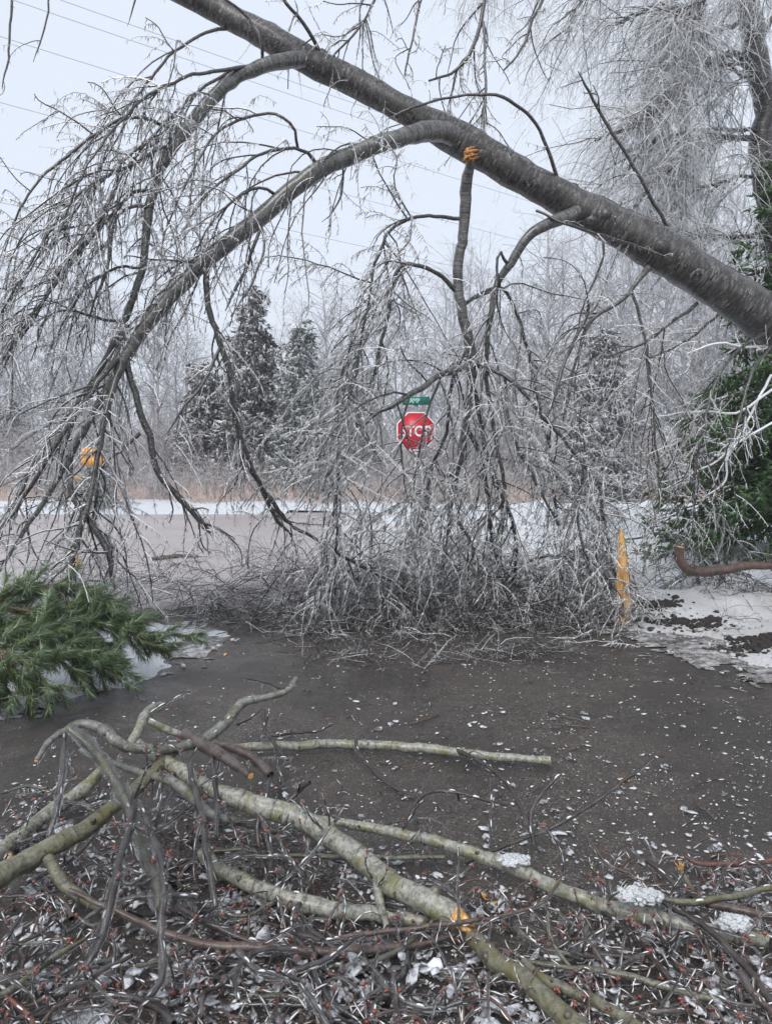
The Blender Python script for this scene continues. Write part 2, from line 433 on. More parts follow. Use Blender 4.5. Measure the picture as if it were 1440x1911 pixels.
def spawn(P, R, dens, L, ang=(40, 80), droop=2.0, N=6, wig=.25, rad=(.004, .001), t=(.05, 1.0), bias=(0, 0, 0), bw=0.0, rel=.6, lenfall=0.4, floor=True):
    """side shoots of every path in P (M,N,3)"""
    if P.ndim == 2: P, R = P[None], R[None]
    M, NP, _ = P.shape
    seg = np.linalg.norm(np.diff(P, axis=1), axis=-1).sum(1)
    cnt = rng.poisson(dens * seg * (t[1] - t[0]))
    pi = np.repeat(np.arange(M), cnt); K = len(pi)
    if K == 0: return np.zeros((0, N, 3)), np.zeros((0, N))
    tt = rng.uniform(t[0], t[1], K); f = tt * (NP - 1); i0 = np.minimum(f.astype(int), NP - 2); fr = (f - i0)[:, None]
    A = P[pi, i0] * (1 - fr) + P[pi, i0 + 1] * fr
    T = nrm(P[pi, i0 + 1] - P[pi, i0]); pr = R[pi, i0] * (1 - fr[:, 0]) + R[pi, i0 + 1] * fr[:, 0]
    rv = rng.standard_normal((K, 3)) ; rv -= (rv * T).sum(1, keepdims=True) * T; rv = nrm(rv)
    an = np.radians(rng.uniform(*ang, K))[:, None]
    d = nrm(np.cos(an) * T + np.sin(an) * rv + np.array(bias) * bw)
    Ln = rng.uniform(*L, K) * (1 - lenfall * tt)
    st = (Ln / (N - 1))[:, None]
    out = [A]; p = A
    wv = rng.standard_normal((K, 3))
    for k in range(N - 1):
        wv = .5 * wv + rng.standard_normal((K, 3)) * .9
        d = d + np.array([0, 0, -1.]) * droop * st + wv * wig * .5
        if floor:
            low = p[:, 2] < .03
            d[low, 2] = np.maximum(d[low, 2], rng.uniform(-.02, .25, low.sum()))
        d = nrm(d); p = p + d * st
        if floor: p[:, 2] = np.maximum(p[:, 2], .008)
        out.append(p)
    Q = np.stack(out, 1)
    r0 = np.minimum(pr * rel, rad[0] * rng.uniform(.7, 1.2, K)); r1 = np.minimum(r0 * .6, rad[1])
    RR = r0[:, None] + (r1 - r0)[:, None] * np.linspace(0, 1, N)[None] ** .8
    return Q, RR
def icicles(acc, P, R, dens, L=(.015, .05), dirn=(0, 0, -1), spread=.25, rad=.003):
    if P.ndim == 2: P, R = P[None], R[None]
    M, NP, _ = P.shape
    if M == 0: return
    seg = np.linalg.norm(np.diff(P, axis=1), axis=-1).sum(1); cnt = rng.poisson(dens * seg)
    pi = np.repeat(np.arange(M), cnt); K = len(pi)
    if K == 0: return
    f = rng.random(K) * (NP - 1) * .999; i0 = f.astype(int); fr = (f - i0)[:, None]
    A = P[pi, i0] * (1 - fr) + P[pi, i0 + 1] * fr
    D = nrm(np.array(dirn) + rng.standard_normal((K, 3)) * spread) * rng.uniform(*L, K)[:, None]
    keep = A[:, 2] > .05
    cones(acc, A[keep], D[keep], rad * rng.uniform(.6, 1.3, K)[keep])
def cull(P, R, cx, cy, rad, keep=.15, maxd=14):
    """leave the gap through which the sign shows"""
    x, y, d = proj(P); hit = ((np.hypot(x - cx, y - cy) < rad) & (d < maxd)).any(1)
    k = ~hit | (rng.random(len(P)) < keep)
    return P[k], R[k]
def thin(P, R):
    P, R = cull(P, R, 775, 802, 40, .5); return cull(P, R, 772, 748, 22, .6)

def stack(paths, n):
    """resample a list of (P,R) to (M,n)"""
    PP, RR = [], []
    for P, R in paths:
        s = np.concatenate([[0], np.cumsum(np.linalg.norm(np.diff(P, axis=0), axis=1))]); q = np.linspace(0, s[-1], n)
        PP.append(np.stack([np.interp(q, s, P[:, k]) for k in range(3)], 1)); RR.append(np.interp(q, s, R))
    return np.array(PP), np.array(RR)

# ------------------------------------------------------------------ the ground
def vnoise(x, y, s, seed=0):
    """cheap smooth noise"""
    g = np.random.default_rng(seed).standard_normal((64, 64)); x = np.asarray(x) * s; y = np.asarray(y) * s
    xi, yi = np.floor(x).astype(int), np.floor(y).astype(int); fx, fy = x - xi, y - yi
    fx, fy = fx * fx * (3 - 2 * fx), fy * fy * (3 - 2 * fy)
    a, b = g[xi % 64, yi % 64], g[(xi + 1) % 64, yi % 64]; c, d = g[xi % 64, (yi + 1) % 64], g[(xi + 1) % 64, (yi + 1) % 64]
    return (a * (1 - fx) + b * fx) * (1 - fy) + (c * (1 - fx) + d * fx) * fy
def fbm(x, y, s, seed=0, o=4):
    return sum(vnoise(x, y, s * 2 ** k, seed + k) * .5 ** k for k in range(o))
def sheet(name, x0, x1, y0, y1, step, fn, mat, keep=None):
    xs = np.arange(x0, x1 + step, step); ys = np.arange(y0, y1 + step, step)
    X, Y = np.meshgrid(xs, ys); Z = fn(X, Y)
    V = np.stack([X, Y, Z], -1).reshape(-1, 3); nx = len(xs)
    i = (np.arange(len(ys) - 1)[:, None] * nx + np.arange(nx - 1)[None]).ravel()
    Q = np.stack([i, i + 1, i + nx + 1, i + nx], 1)
    if keep is not None:
        k = keep(V[Q].mean(1)); Q = Q[k]
    used = np.unique(Q); rm = -np.ones(len(V), int); rm[used] = np.arange(len(used))
    o = mesh_obj(name, V[used], rm[Q], mat=mat); o['kind'] = 'structure'; return o
tag(sheet('ground', -400, 400, -40, 900, 40, lambda x, y: x * 0 - .06, M_ground), kind='structure')
def plane(name, pts, z, mat):
    o = mesh_obj(name, [(x, y, z) for x, y in pts], mat=mat, polys=[list(range(len(pts)))], smooth=False); o['kind'] = 'structure'; return o
def inpoly(x, y, poly):
    x, y = np.asarray(x), np.asarray(y); c = np.zeros(x.shape, bool); n = len(poly)
    for i in range(n):
        (x1, y1), (x2, y2) = poly[i], poly[(i + 1) % n]
        m = ((y1 > y) != (y2 > y)) & (x < (x2 - x1) * (y - y1) / ((y2 - y1) if y2 != y1 else 1e-9) + x1); c ^= m
    return c
def pdist(x, y, poly):
    x, y = np.asarray(x, float), np.asarray(y, float); best = np.full(x.shape, 1e9); n = len(poly)
    for i in range(n):
        a, b = np.array(poly[i], float), np.array(poly[(i + 1) % n], float); ab = b - a
        t = np.clip(((x - a[0]) * ab[0] + (y - a[1]) * ab[1]) / (ab @ ab), 0, 1)
        best = np.minimum(best, np.hypot(x - a[0] - t * ab[0], y - a[1] - t * ab[1]))
    return np.where(inpoly(x, y, poly), best, -best)
plane('asphalt_road', [(-14, -6), (14, -6), (14, 11.5), (-14, 11.5)], 0.0, M_road)
_e = [(x, 8.4 + .06 * (x + 14) * .5 + .35 * float(fbm(np.array([x]), np.array([0.]), .9, 71, 6)[0])) for x in np.arange(-14, 3.2, .07)]
_e = [(x, y - .9) for x, y in _e]
plane('cross_road', [(-60, 8.2)] + _e + [(3.2, 9.6), (7.5, 13), (60, 21), (60, 24.5), (-60, 24.5)], 0.004, M_cross)
def gxy(px, py): p = GZ(px, py); return (p[0], p[1])
LEFT = [gxy(-500, 1360), gxy(0, 1335), gxy(110, 1300), gxy(230, 1272), gxy(330, 1232), gxy(400, 1205), gxy(400, 1180), gxy(300, 1165), gxy(150, 1150), gxy(-500, 1150)]
RIGHT = [gxy(1500, 1275), gxy(1440, 1258), gxy(1370, 1240), gxy(1290, 1205), gxy(1200, 1178), gxy(1120, 1160), gxy(1000, 1140), gxy(860, 1115), gxy(760, 1080), gxy(640, 1045), gxy(610, 1000), gxy(640, 965), gxy(900, 948), (14, 27), (40, 27), (40, 5.2)]
FAR = [(-120, 23.4), (-40, 22.6), (-6, 22.2), (0, 23.2), (14, 26), (60, 26), (120, 60), (-120, 60)]
def snowfn(poly, h, ramp, seed, bumps=.03):
    def fn(x, y):
        d = pdist(x, y, poly) + .13 * fbm(x, y, 2.2, seed, 6)
        return h * np.clip(d / ramp, 0, 1) ** .7 + bumps * fbm(x, y, 1.3, seed + 9, 6) * np.clip(d / ramp, 0, 1) + np.where(d < 0, np.maximum(d * .15, -.02), .0) + .004
    return fn
def keepfn(poly, seed): return lambda C: pdist(C[:, 0], C[:, 1], poly) + .13 * fbm(C[:, 0], C[:, 1], 2.2, seed, 6) > -.05
sheet('snow_verge', -6, 0, 3.6, 9.0, .04, snowfn(LEFT, .05, .5, 3, .02), M_snow, keepfn(LEFT, 3))
sheet('snow_bank', -1.5, 13, 5, 24, .085, snowfn(RIGHT, .10, 1.0, 21, .05), M_snow_dirty, keepfn(RIGHT, 21))
def mat_slush():
    b = NB('grey_slush'); v = b.coord('World'); n = b.noise(v, 14, 7, .75); n2 = b.noise(v, 3, 4, .6)
    p = b.pbr(b.ramp(b.mix(.35, n, n2), [(.42, (.055, .05, .047)), (.50, (.22, .21, .205)), (.58, (.52, .52, .53))]), .25, b.bump(n, 1.0, .02))
    return b.m
M_slush = mat_slush()
def slush(name, x0, x1, y0, y1, poly, seed, wd):
    f = lambda x, y: pdist(x, y, poly) + .16 * fbm(x, y, 2.4, seed, 6) + .10 * fbm(x, y, 9, seed + 3, 3) + wd
    sheet(name, x0, x1, y0, y1, .04, lambda x, y: .006 + .012 * np.clip(f(x, y) / .3, 0, 1) + .003 * fbm(x, y, 12, seed), M_slush, lambda C: (f(C[:, 0], C[:, 1]) > 0) & (pdist(C[:, 0], C[:, 1], poly) < .35))
slush('slush_edge', -6, .6, 3.3, 9.0, LEFT, 61, .10)
slush('slush_edge', .4, 7, 4.6, 12, RIGHT, 71, .22)
# clean snow field laid over the bank further back
CLEAN = [gxy(1500, 1120), gxy(1300, 1118), gxy(1180, 1090), gxy(1080, 1080), gxy(1000, 1050), gxy(880, 1030), gxy(760, 1000), gxy(700, 975), gxy(900, 950), (12, 26.5), (40, 26.5), (40, 9)]
sheet('snow_field', -1, 24, 8, 27, .16, lambda x, y: snowfn(RIGHT, .09, 1.2, 21, .05)(x, y) + .16 * np.clip((pdist(x, y, CLEAN) + .25 * fbm(x, y, 1.6, 5)) / 2.5, -.06, 1) ** 1 + .01, M_snow_far, lambda C: pdist(C[:, 0], C[:, 1], CLEAN) + .25 * fbm(C[:, 0], C[:, 1], 1.6, 5) > 0)
sheet('snow_far_side', -110, 110, 21, 60, 1.0, snowfn(FAR, .25, 3, 41, .06), M_snow_far, keepfn(FAR, 41))

CH_ = None
# soil churned up along the right verge
def soil(name, pts, seed, label):
    t = Acc(); C = []; S = []
    for px, py, w_, n in pts:
        c = GZ(px, py, .05)
        n = int(n * 1.5); k = rng.standard_normal((n, 2)) * np.array([w_ * 1.7, w_ * .9]) * (.4 + .8 * rng.random((n, 1)))
        for a in k: x_, y_ = c[0] + a[0], c[1] + a[1]; C.append((x_, y_, max(.012, float(snowfn(RIGHT, .10, 1.0, 21, .05)(np.array([x_]), np.array([y_]))[0]) + .004))); S.append(np.array([1, .8, .6]) * min(.05, rng.gamma(1.6, .011) + .005))
    blobs(t, np.array(C), np.array(S), .22); o = t.obj(name, M_soil, kind='stuff'); tag(o, label, 'soil'); return o
soil('churned_soil', [(1215, 1140, .11, 130), (1262, 1160, .12, 120), (1310, 1172, .07, 40), (1330, 1163, .05, 25), (1150, 1140, .12, 60), (1060, 1135, .12, 70)], 1, 'black churned soil clods beside the splintered yellow stump')
soil('churned_soil', [(1395, 1195, .07, 70), (1440, 1205, .12, 150), (1345, 1205, .04, 18), (1480, 1215, .1, 80)], 2, 'black soil clods in the dirty snow at the right edge')

# ------------------------------------------------------------------ woods behind
def bare_tree_mesh(h, seed, spread=.22, lean=.0):
    global rng
    keep = rng; rng = np.random.default_rng(seed)
    n = 14; z = np.linspace(0, h, n)
    P = np.stack([np.cumsum(rng.standard_normal(n)) * .06 + lean * z ** 1.4 * .05, np.cumsum(rng.standard_normal(n)) * .06, z], 1); P[0, :2] = 0
    R = np.linspace(h * .011, .012, n)
    P1, R1 = spawn(P, R, 5.2, (h * .14, h * spread * 1.5), (25, 60), .05, 7, .22, (.05, .010), (.12, 1), floor=False, lenfall=.55)
    P2, R2 = spawn(P1, R1, 3.2, (.4, 1.5), (30, 65), .35, 5, .3, (.016, .008), (.15, 1), floor=False)
    P3, R3 = spawn(P2, R2, 6.5, (.2, .8), (30, 70), .9, 4, .35, (.011, .007), (.1, 1), floor=False)
    a = Acc().tubes(P, R, 6); b = Acc().tubes(P1, R1, 3); b.tubes(P2, R2, 3); c = Acc().tubes(P3, R3, 3)
    rng = keep
    return a, b, c
def inst(src, loc, rz, s, label, group=None, first=False):
    o = src if first else src.copy()
    if not first:
        COL.objects.link(o)
        for ch in src.children:
            c = ch.copy(); COL.objects.link(c); c.parent = o
    o.location = tuple(loc); o.rotation_euler = (0, 0, rz); o.scale = (s, s, s)
    tag(o, label, None, group); return o
protos = []
for k, (h, sp) in enumerate([(11, .2), (9, .26), (12.5, .17), (8, .3), (10, .22)]):
    t = thing('bare_tree', 'x', 'tree', group='ice covered bare trees of the wood behind')
    a, b, c = bare_tree_mesh(h, 100 + k, sp)
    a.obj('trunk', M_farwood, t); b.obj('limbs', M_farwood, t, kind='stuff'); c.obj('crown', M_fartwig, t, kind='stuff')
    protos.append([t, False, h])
def place_bare(px, Y, top, k, label):
    p = protos[k]; h = (865 - top) / F * Y + CH
    x = (px - 720) / F * Y
    inst(p[0], (x, Y, 0), rng.random() * 6.28, h / p[2], label, 'ice covered bare trees of the wood behind', not p[1]); p[1] = True
def woodlab(px, back, k):
    where = ('at the left edge' if px < 150 else 'behind the bowed limbs' if px < 380 else 'behind the dark conifers' if px < 640 else 'behind the stop sign' if px < 860
             else 'behind the hanging branch' if px < 1060 else 'left of the spruce' if px < 1300 else 'behind the big spruce')
    return ('pale ' if back else 'grey ') + ['broad', 'bushy', 'tall slender', 'low spreading', 'upright'][k] + ' bare tree in the ' + ('far' if back else 'near') + ' row ' + where
tops = np.interp
xs_ = np.tile(np.linspace(-160, 1600, 62), 2)
for i, px in enumerate(xs_):
    Y = rng.uniform(28, 40) if i < 62 else rng.uniform(40, 60)
    base_top = np.interp(px, [-160, 60, 200, 330, 420, 560, 700, 820, 960, 1050, 1200, 1320, 1600], [520, 540, 560, 560, 640, 600, 560, 520, 500, 430, 400, 400, 380])
    place_bare(px + rng.uniform(-14, 14), Y, base_top + rng.uniform(-50, 70), int(i * 7 % 5), woodlab(px, i >= 62, int(i * 7 % 5)))

def conifer(name, label, loc, h, wid, mat, mat2, dens=1.0, seed=0, base=.3, needle=.28, group=None, droop=.6, n_whorl=26, reach=None, tipf=.5):
    global rng
    keep = rng; rng = np.random.default_rng(seed)
    t = thing(name, label, 'tree', loc, group)
    n = 10; z = np.linspace(0, h, n); P = np.stack([z * 0 + np.cumsum(rng.standard_normal(n)) * .01, z * 0, z], 1); R = np.linspace(h * .016, .01, n)
    o = Acc().tubes(P, R, 8).obj('trunk', M_darklimb, t); o.location = (0, 0, 0)
    m = int(n_whorl * 7 * dens); zz = base + (h - base) * rng.random(m) ** 1.15; az = rng.random(m) * 6.28
    ln = wid * (1 - (zz - base) / (h - base)) ** .8 * rng.uniform(.65, 1.1, m) + .12
    if reach is not None: ln *= reach(az, zz)
    N = 6; s = np.linspace(0, 1, N)
    dr = np.stack([np.cos(az), np.sin(az)], 1)
    PX = np.zeros((m, N, 3)); PX[:, :, :2] = dr[:, None] * (ln[:, None] * s)[..., None]
    PX[:, :, 2] = zz[:, None] + ln[:, None] * (-.15 * s - droop * .5 * s ** 2 + .12 * s ** 4) ; PX[:, :, 2] = np.maximum(PX[:, :, 2], .12)
    RX = np.linspace(1, .25, N)[None] * (ln * .012 + .004)[:, None]
    o = Acc().tubes(PX, RX, 3).obj('boughs', M_darklimb, t, kind='stuff'); o.location = (0, 0, 0)
    P2, R2 = spawn(PX, RX, 7 / needle * .35, (needle * .9, needle * 2.6), (35, 70), .9, 4, .2, (.006, .003), (.12, 1), floor=False)
    a, b = Acc(), Acc()
    ALL = np.concatenate([P2])
    for k, (acc, f) in enumerate(((a, 1 - tipf), (b, tipf))):
        M2 = len(ALL)
        sel = ALL[rng.random(M2) < f]
        cnt = 9
        B = np.repeat(sel[:, :-1].reshape(-1, 3), 3, 0); T = np.repeat(nrm(np.diff(sel, axis=1)).reshape(-1, 3), 3, 0)
        if k == 1 and tipf < .4: B = B[::2]; T = T[::2]
        D = nrm(T + rng.standard_normal(B.shape) * .55 + [0, 0, -.25]) * (needle * rng.uniform(.3, .7, len(B)))[:, None]
        cones(acc, B, D, needle * .10 * rng.uniform(.6, 1.3, len(B)))
    o = a.obj('foliage', mat, t, kind='stuff'); o.location = (0, 0, 0)
    o = b.obj('bough_tips', mat2, t, kind='stuff'); o.location = (0, 0, 0)
    rng = keep
    return t
def cpos(px, Y): return ((px - 720) / F * Y, Y, 0)
conifer('conifer', 'tall dark conifer left of centre, behind the bent branches', cpos(475, 29), 8.3, 2.1, M_conifer, M_fartwig, 2.6, 1, needle=.44)
conifer('conifer', 'greener pointed conifer just right of the tall dark one', cpos(562, 27.5), 6.6, 1.5, M_conifer2, M_fartwig, 2.4, 2, needle=.36)
conifer('conifer', 'broad dark conifer at the left flank of the tall one', cpos(385, 30), 5.6, 1.7, M_conifer, M_fartwig, 2.4, 3, needle=.42)
conifer('conifer', 'dark conifer right of the stop sign behind hanging twigs', cpos(1120, 26), 6.2, 1.7, M_conifer, M_fartwig, 2.2, 4, needle=.4)
conifer('conifer', 'small dark conifer at the far left edge of the wood', cpos(30, 34), 4.4, 1.4, M_conifer, M_fartwig, 1, 5, needle=.42)
conifer('conifer', 'low dark conifer beyond the snow at the far left', cpos(-60, 32), 5.2, 1.6, M_conifer, M_fartwig, 1, 6, needle=.42)
conifer('conifer', 'narrow grey green conifer between the stop sign and the greener conifer', cpos(640, 31), 5.4, 1.2, M_conifer2, M_fartwig, 1, 7, needle=.4)
conifer('young_conifer', 'small green conifer beside the cross road behind the left branches', cpos(182, 23.5), 2.2, .55, M_conifer2, M_snow, 1, 8, base=.1, needle=.2)
# big spruce at the right edge
conifer('spruce_tree', 'large dark green spruce with skirted boughs at the right edge', cpos(1535, 10.4), 7.0, 2.4, M_spruce, M_spruce_pale, 1.8, 9, base=.75, needle=.23, droop=.6, n_whorl=36, tipf=.2)

# shrubs and dead grass at the wood's foot
shr = []
for k in range(4):
    t = thing('shrub', 'x', 'shrub', group='frosted shrubs along the foot of the wood')
    n = 46; az = rng.random(n) * 6.28; sp = rng.uniform(.1, .7, n)
    N = 7; s = np.linspace(0, 1, N); H = rng.uniform(.9, 2.2, n)
    P = np.zeros((n, N, 3)); P[:, :, 0] = np.cos(az)[:, None] * sp[:, None] * s ** 1.3 * H[:, None]; P[:, :, 1] = np.sin(az)[:, None] * sp[:, None] * s ** 1.3 * H[:, None]; P[:, :, 2] = H[:, None] * (s - .25 * s ** 3)
    P[:, :, :2] += rng.standard_normal((n, 1, 2)) * .25
    R = np.linspace(.012, .005, N)[None] * np.ones((n, 1))
    P2, R2 = spawn(P, R, 5, (.25, .8), (25, 60), .8, 4, .3, (.008, .005), (.2, 1), floor=False)
    P3, R3 = spawn(P2, R2, 5, (.1, .4), (25, 60), 1.5, 3, .3, (.006, .004), (.2, 1), floor=False)
    Acc().tubes(P, R, 3).obj('stems', M_farwood, t, kind='stuff')
    Acc().tubes(P2, R2, 3).tubes(P3, R3, 3).obj('twigs', M_shrub, t, kind='stuff')
    shr.append([t, False])
for i in range(120):
    px = -120 + (i % 64) * 26 + rng.uniform(-12, 12); Y = rng.uniform(25.5, 29) if i < 64 else rng.uniform(29.5, 33)
    k = int(rng.integers(0, 4)); p = shr[k]
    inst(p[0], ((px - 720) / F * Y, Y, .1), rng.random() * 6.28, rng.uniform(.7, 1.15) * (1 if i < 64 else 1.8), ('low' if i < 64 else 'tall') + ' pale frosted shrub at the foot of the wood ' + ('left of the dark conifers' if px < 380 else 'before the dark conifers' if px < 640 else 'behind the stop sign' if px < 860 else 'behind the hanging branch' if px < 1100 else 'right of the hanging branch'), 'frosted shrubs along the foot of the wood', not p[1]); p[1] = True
a = Acc(); n = 16000
B = np.stack([rng.uniform(-24, 24, n), rng.uniform(25.0, 27.6, n), np.full(n, .1)], 1); B[:, 1] += np.abs(B[:, 0]) * .02
D = np.stack([rng.standard_normal(n) * .2, rng.standard_normal(n) * .2, rng.uniform(.3, 1.0, n)], 1); cones(a, B, D, np.full(n, .010))
a.obj('dead_grass', M_palegrass, kind='stuff'); bpy.data.objects['dead_grass']['label'] = 'pale pinkish dead grass between snow and wood'
a = Acc(); n = 2600
B = np.stack([rng.uniform(1.0, 9, n), rng.uniform(8.5, 19, n), np.full(n, .05)], 1)
kk = pdist(B[:, 0], B[:, 1], RIGHT) > .3; B = B[kk]; n = len(B)
D = np.stack([rng.standard_normal(n) * .12, rng.standard_normal(n) * .12, rng.uniform(.15, .6, n)], 1); cones(a, B, D, np.full(n, .0028))
o = a.obj('grass_stalks', M_palegrass, kind='stuff'); o['label'] = 'thin dead stalks standing in the snow'

# ------------------------------------------------------------------ power lines (run beside the road, poles beyond the view)
wire_dir = np.array([1.414, 1.0, 0])
for i, (y0, H) in enumerate([(-12, 10.2), (18, 10.0), (90, 9.6), (207, 9.2), (320, 9.0), (386, 8.0), (422, 7.7)]):
    Y = (H - CH) * F / (865 - y0) ; p = np.array([(0 - 720) / F * Y, Y, H])
    s = np.linspace(-9, 62, 30)
    P = p + wire_dir * s[:, None]; P[:, 2] += .9 * ((s - 26) / 36) ** 2 - .9 * (26 / 36) ** 2
    o = Acc().tubes(P[None], np.full((1, 30), .0065 * (Y / 15)), 5).obj('power_line', M_wire)
    nm = ['highest', 'second highest', 'third', 'middle', 'third lowest', 'second lowest', 'lowest'][i]
    tag(o, f'{nm} of the seven iced power lines crossing the left sky', 'power line', 'power lines across the sky')

# ------------------------------------------------------------------ stop sign and street name plate
def text_mesh(body, size, mat, parent, loc, name, sx=1.0):
    cu = bpy.data.curves.new(name, 'FONT'); cu.body = body; cu.size = size; cu.align_x = 'CENTER'; cu.align_y = 'CENTER'; cu.extrude = .002; cu.offset = size * .018
    tmp = bpy.data.objects.new('tmp', cu); COL.objects.link(tmp)
    bpy.context.view_layer.update()
    me = bpy.data.meshes.new_from_object(tmp.evaluated_get(bpy.context.evaluated_depsgraph_get()))
    bpy.data.objects.remove(tmp); me.materials.clear(); me.materials.append(mat)
    o = bpy.data.objects.new(name, me); COL.objects.link(o); o.parent = parent; o.rotation_euler = (math.pi / 2, 0, 0); o.location = loc; o.scale = (sx, 1, 1); return o
SP = W(776, 805, 15.0)
st = thing('stop_sign', 'red octagonal stop sign seen through the hanging iced twigs', 'sign', (SP[0], SP[1], 0))
def ngon_plate(name, r0, y, th, mat, parent, n=8, hole=None, z=0):
    a = (np.arange(n) + .5) * 2 * math.pi / n; r = r0 / math.cos(math.pi / n)
    V = [(r * math.cos(t), y, z + r * math.sin(t)) for t in a] + [(r * math.cos(t), y + th, z + r * math.sin(t)) for t in a]
    if hole is None:
        P = [list(range(n))[::-1], list(range(n, 2 * n))] + [[i, (i + 1) % n, n + (i + 1) % n, n + i] for i in range(n)]
    else:
        q = hole / math.cos(math.pi / n)
        V += [(q * math.cos(t), y, z + q * math.sin(t)) for t in a] + [(q * math.cos(t), y + th, z + q * math.sin(t)) for t in a]
        P = []
        for i in range(n):
            j = (i + 1) % n
            P += [[i, 2 * n + i, 2 * n + j, j], [n + i, n + j, 3 * n + j, 3 * n + i], [i, j, n + j, n + i], [2 * n + i, 3 * n + i, 3 * n + j, 2 * n + j]]
    o = mesh_obj(name, V, polys=P, mat=mat, smooth=False); o.parent = parent; return o
zc = SP[2]
face = ngon_plate('sign_face', .385, 0, .004, M_signred, st, z=zc)
ngon_plate('sign_border', .385, -.004, .003, M_signwhite, face, hole=.360, z=zc)
text_mesh('STOP', .29, M_signwhite, face, (0, -.006, zc - .005), 'lettering', .86)
V = np.array([(x, y, z) for z in (0, zc + .68) for x, y in ((-.04, .012), (-.02, .03), (.02, .03), (.04, .012), (.02, .012), (-.02, .012))])
o = mesh_obj('sign_post', V, polys=[[i, (i + 1) % 6, 6 + (i + 1) % 6, 6 + i] for i in range(6)] + [[6, 7, 8, 9, 10, 11]], mat=M_steel, smooth=False); o.parent = st
NPZ = W(776, 748, 15.0)[2]
ns = thing('street_name_sign', 'small green street name plate on the post above the stop sign', 'sign', (SP[0], SP[1], NPZ))
V = [(x, y, z) for y in (0, .004) for x, z in ((-.27, -.08), (.27, -.08), (.27, .08), (-.27, .08))]
o = mesh_obj('name_plate', V, polys=[[0, 1, 2, 3], [7, 6, 5, 4], [0, 4, 5, 1], [1, 5, 6, 2], [2, 6, 7, 3], [3, 7, 4, 0]], mat=M_signgreen, smooth=False); o.parent = ns
text_mesh('AMP', .13, M_signtext, ns, (-.03, -.004, 0), 'lettering', .8)

M_yellow = mat_simple('sign_yellow', (.80, .36, .03), .4, 8, .1)
yp = W(172, 852, 21.0)
ys = thing('road_sign', 'yellow orange road sign behind the bowed iced branches at the left', 'sign', (yp[0], yp[1], 0))
for x_, zt, hw, hh in ((0, .13, .29, .10), (.02, -.12, .33, .13)):
    V = [(x_ + sx * hw, y, yp[2] + zt + sz * hh) for y in (-.004, .004) for sx, sz in ((-1, -1), (1, -1), (1, 1), (-1, 1))]
    o = mesh_obj('sign_panel', V, polys=[[0, 1, 2, 3], [7, 6, 5, 4], [0, 4, 5, 1], [1, 5, 6, 2], [2, 6, 7, 3], [3, 7, 4, 0]], mat=M_yellow, smooth=False); o.parent = ys
V = np.array([(x, y, z) for z in (0, yp[2] + .28) for x, y in ((-.03, .008), (-.015, .03), (.015, .03), (.03, .008))])
o = mesh_obj('sign_post', V, polys=[[i, (i + 1) % 4, 4 + (i + 1) % 4, 4 + i] for i in range(4)] + [[4, 5, 6, 7]], mat=M_steel, smooth=False); o.parent = ys

# ------------------------------------------------------------------ the leaning tree
ROOT = W(2250, 1128, 8.0)
lt = thing('leaning_tree', 'leaning grey barked tree whose trunk crosses the whole view, limbs bowed down with ice', 'tree', (ROOT[0], ROOT[1], 0))
def one(name, P, R, mat, parent, S=8, jit=0.02):
    a = Acc(); a.tubes(P, R, S, jit); return a.obj(name, mat, parent)
TR = Wp([(2250, 1140, 8.0, 150), (2100, 1040, 7.9, 125), (1850, 870, 7.6, 112), (1600, 710, 7.3, 103), (1440, 593, 7.1, 98), (1340, 530, 7.0, 90), (1200, 448, 7.0, 86), (1060, 378, 7.0, 76), (960, 318, 6.9, 73), (870, 265, 6.9, 72), (760, 207, 6.8, 60), (660, 152, 6.8, 58), (560, 103, 6.7, 60), (470, 52, 6.7, 52), (400, 17, 6.7, 48), (330, -18, 6.6, 46), (200, -75, 6.6, 40), (60, -110, 6.6, 34), (-120, -90, 6.5, 26)], n=150, wob=.004, ds=.83)
TR[1][:] *= 1 + .035 * fbm(np.arange(150) * 1.0, np.zeros(150), .22, 33)
one('trunk', *TR, M_trunk, lt, 20, .025)
kb = Acc()
for _ in range(34):
    P_, R_ = TR; i = int(rng.integers(12, 146)); d = rng.standard_normal(3); T_ = nrm(P_[i + 1] - P_[i - 1]); d = nrm(d - (d @ T_) * T_); l_ = R_[i] * rng.uniform(1.0, 1.16)
    q = np.array([P_[i] + d * l_ * f for f in (.7, .93, 1.0, 1.03)]); kb.tubes(q[None], (R_[i] * rng.uniform(.12, .34) * np.array([1.5, 1.1, .7, .1]))[None], 9, .1)
kb.obj('burls', M_trunk, lt, kind='stuff')
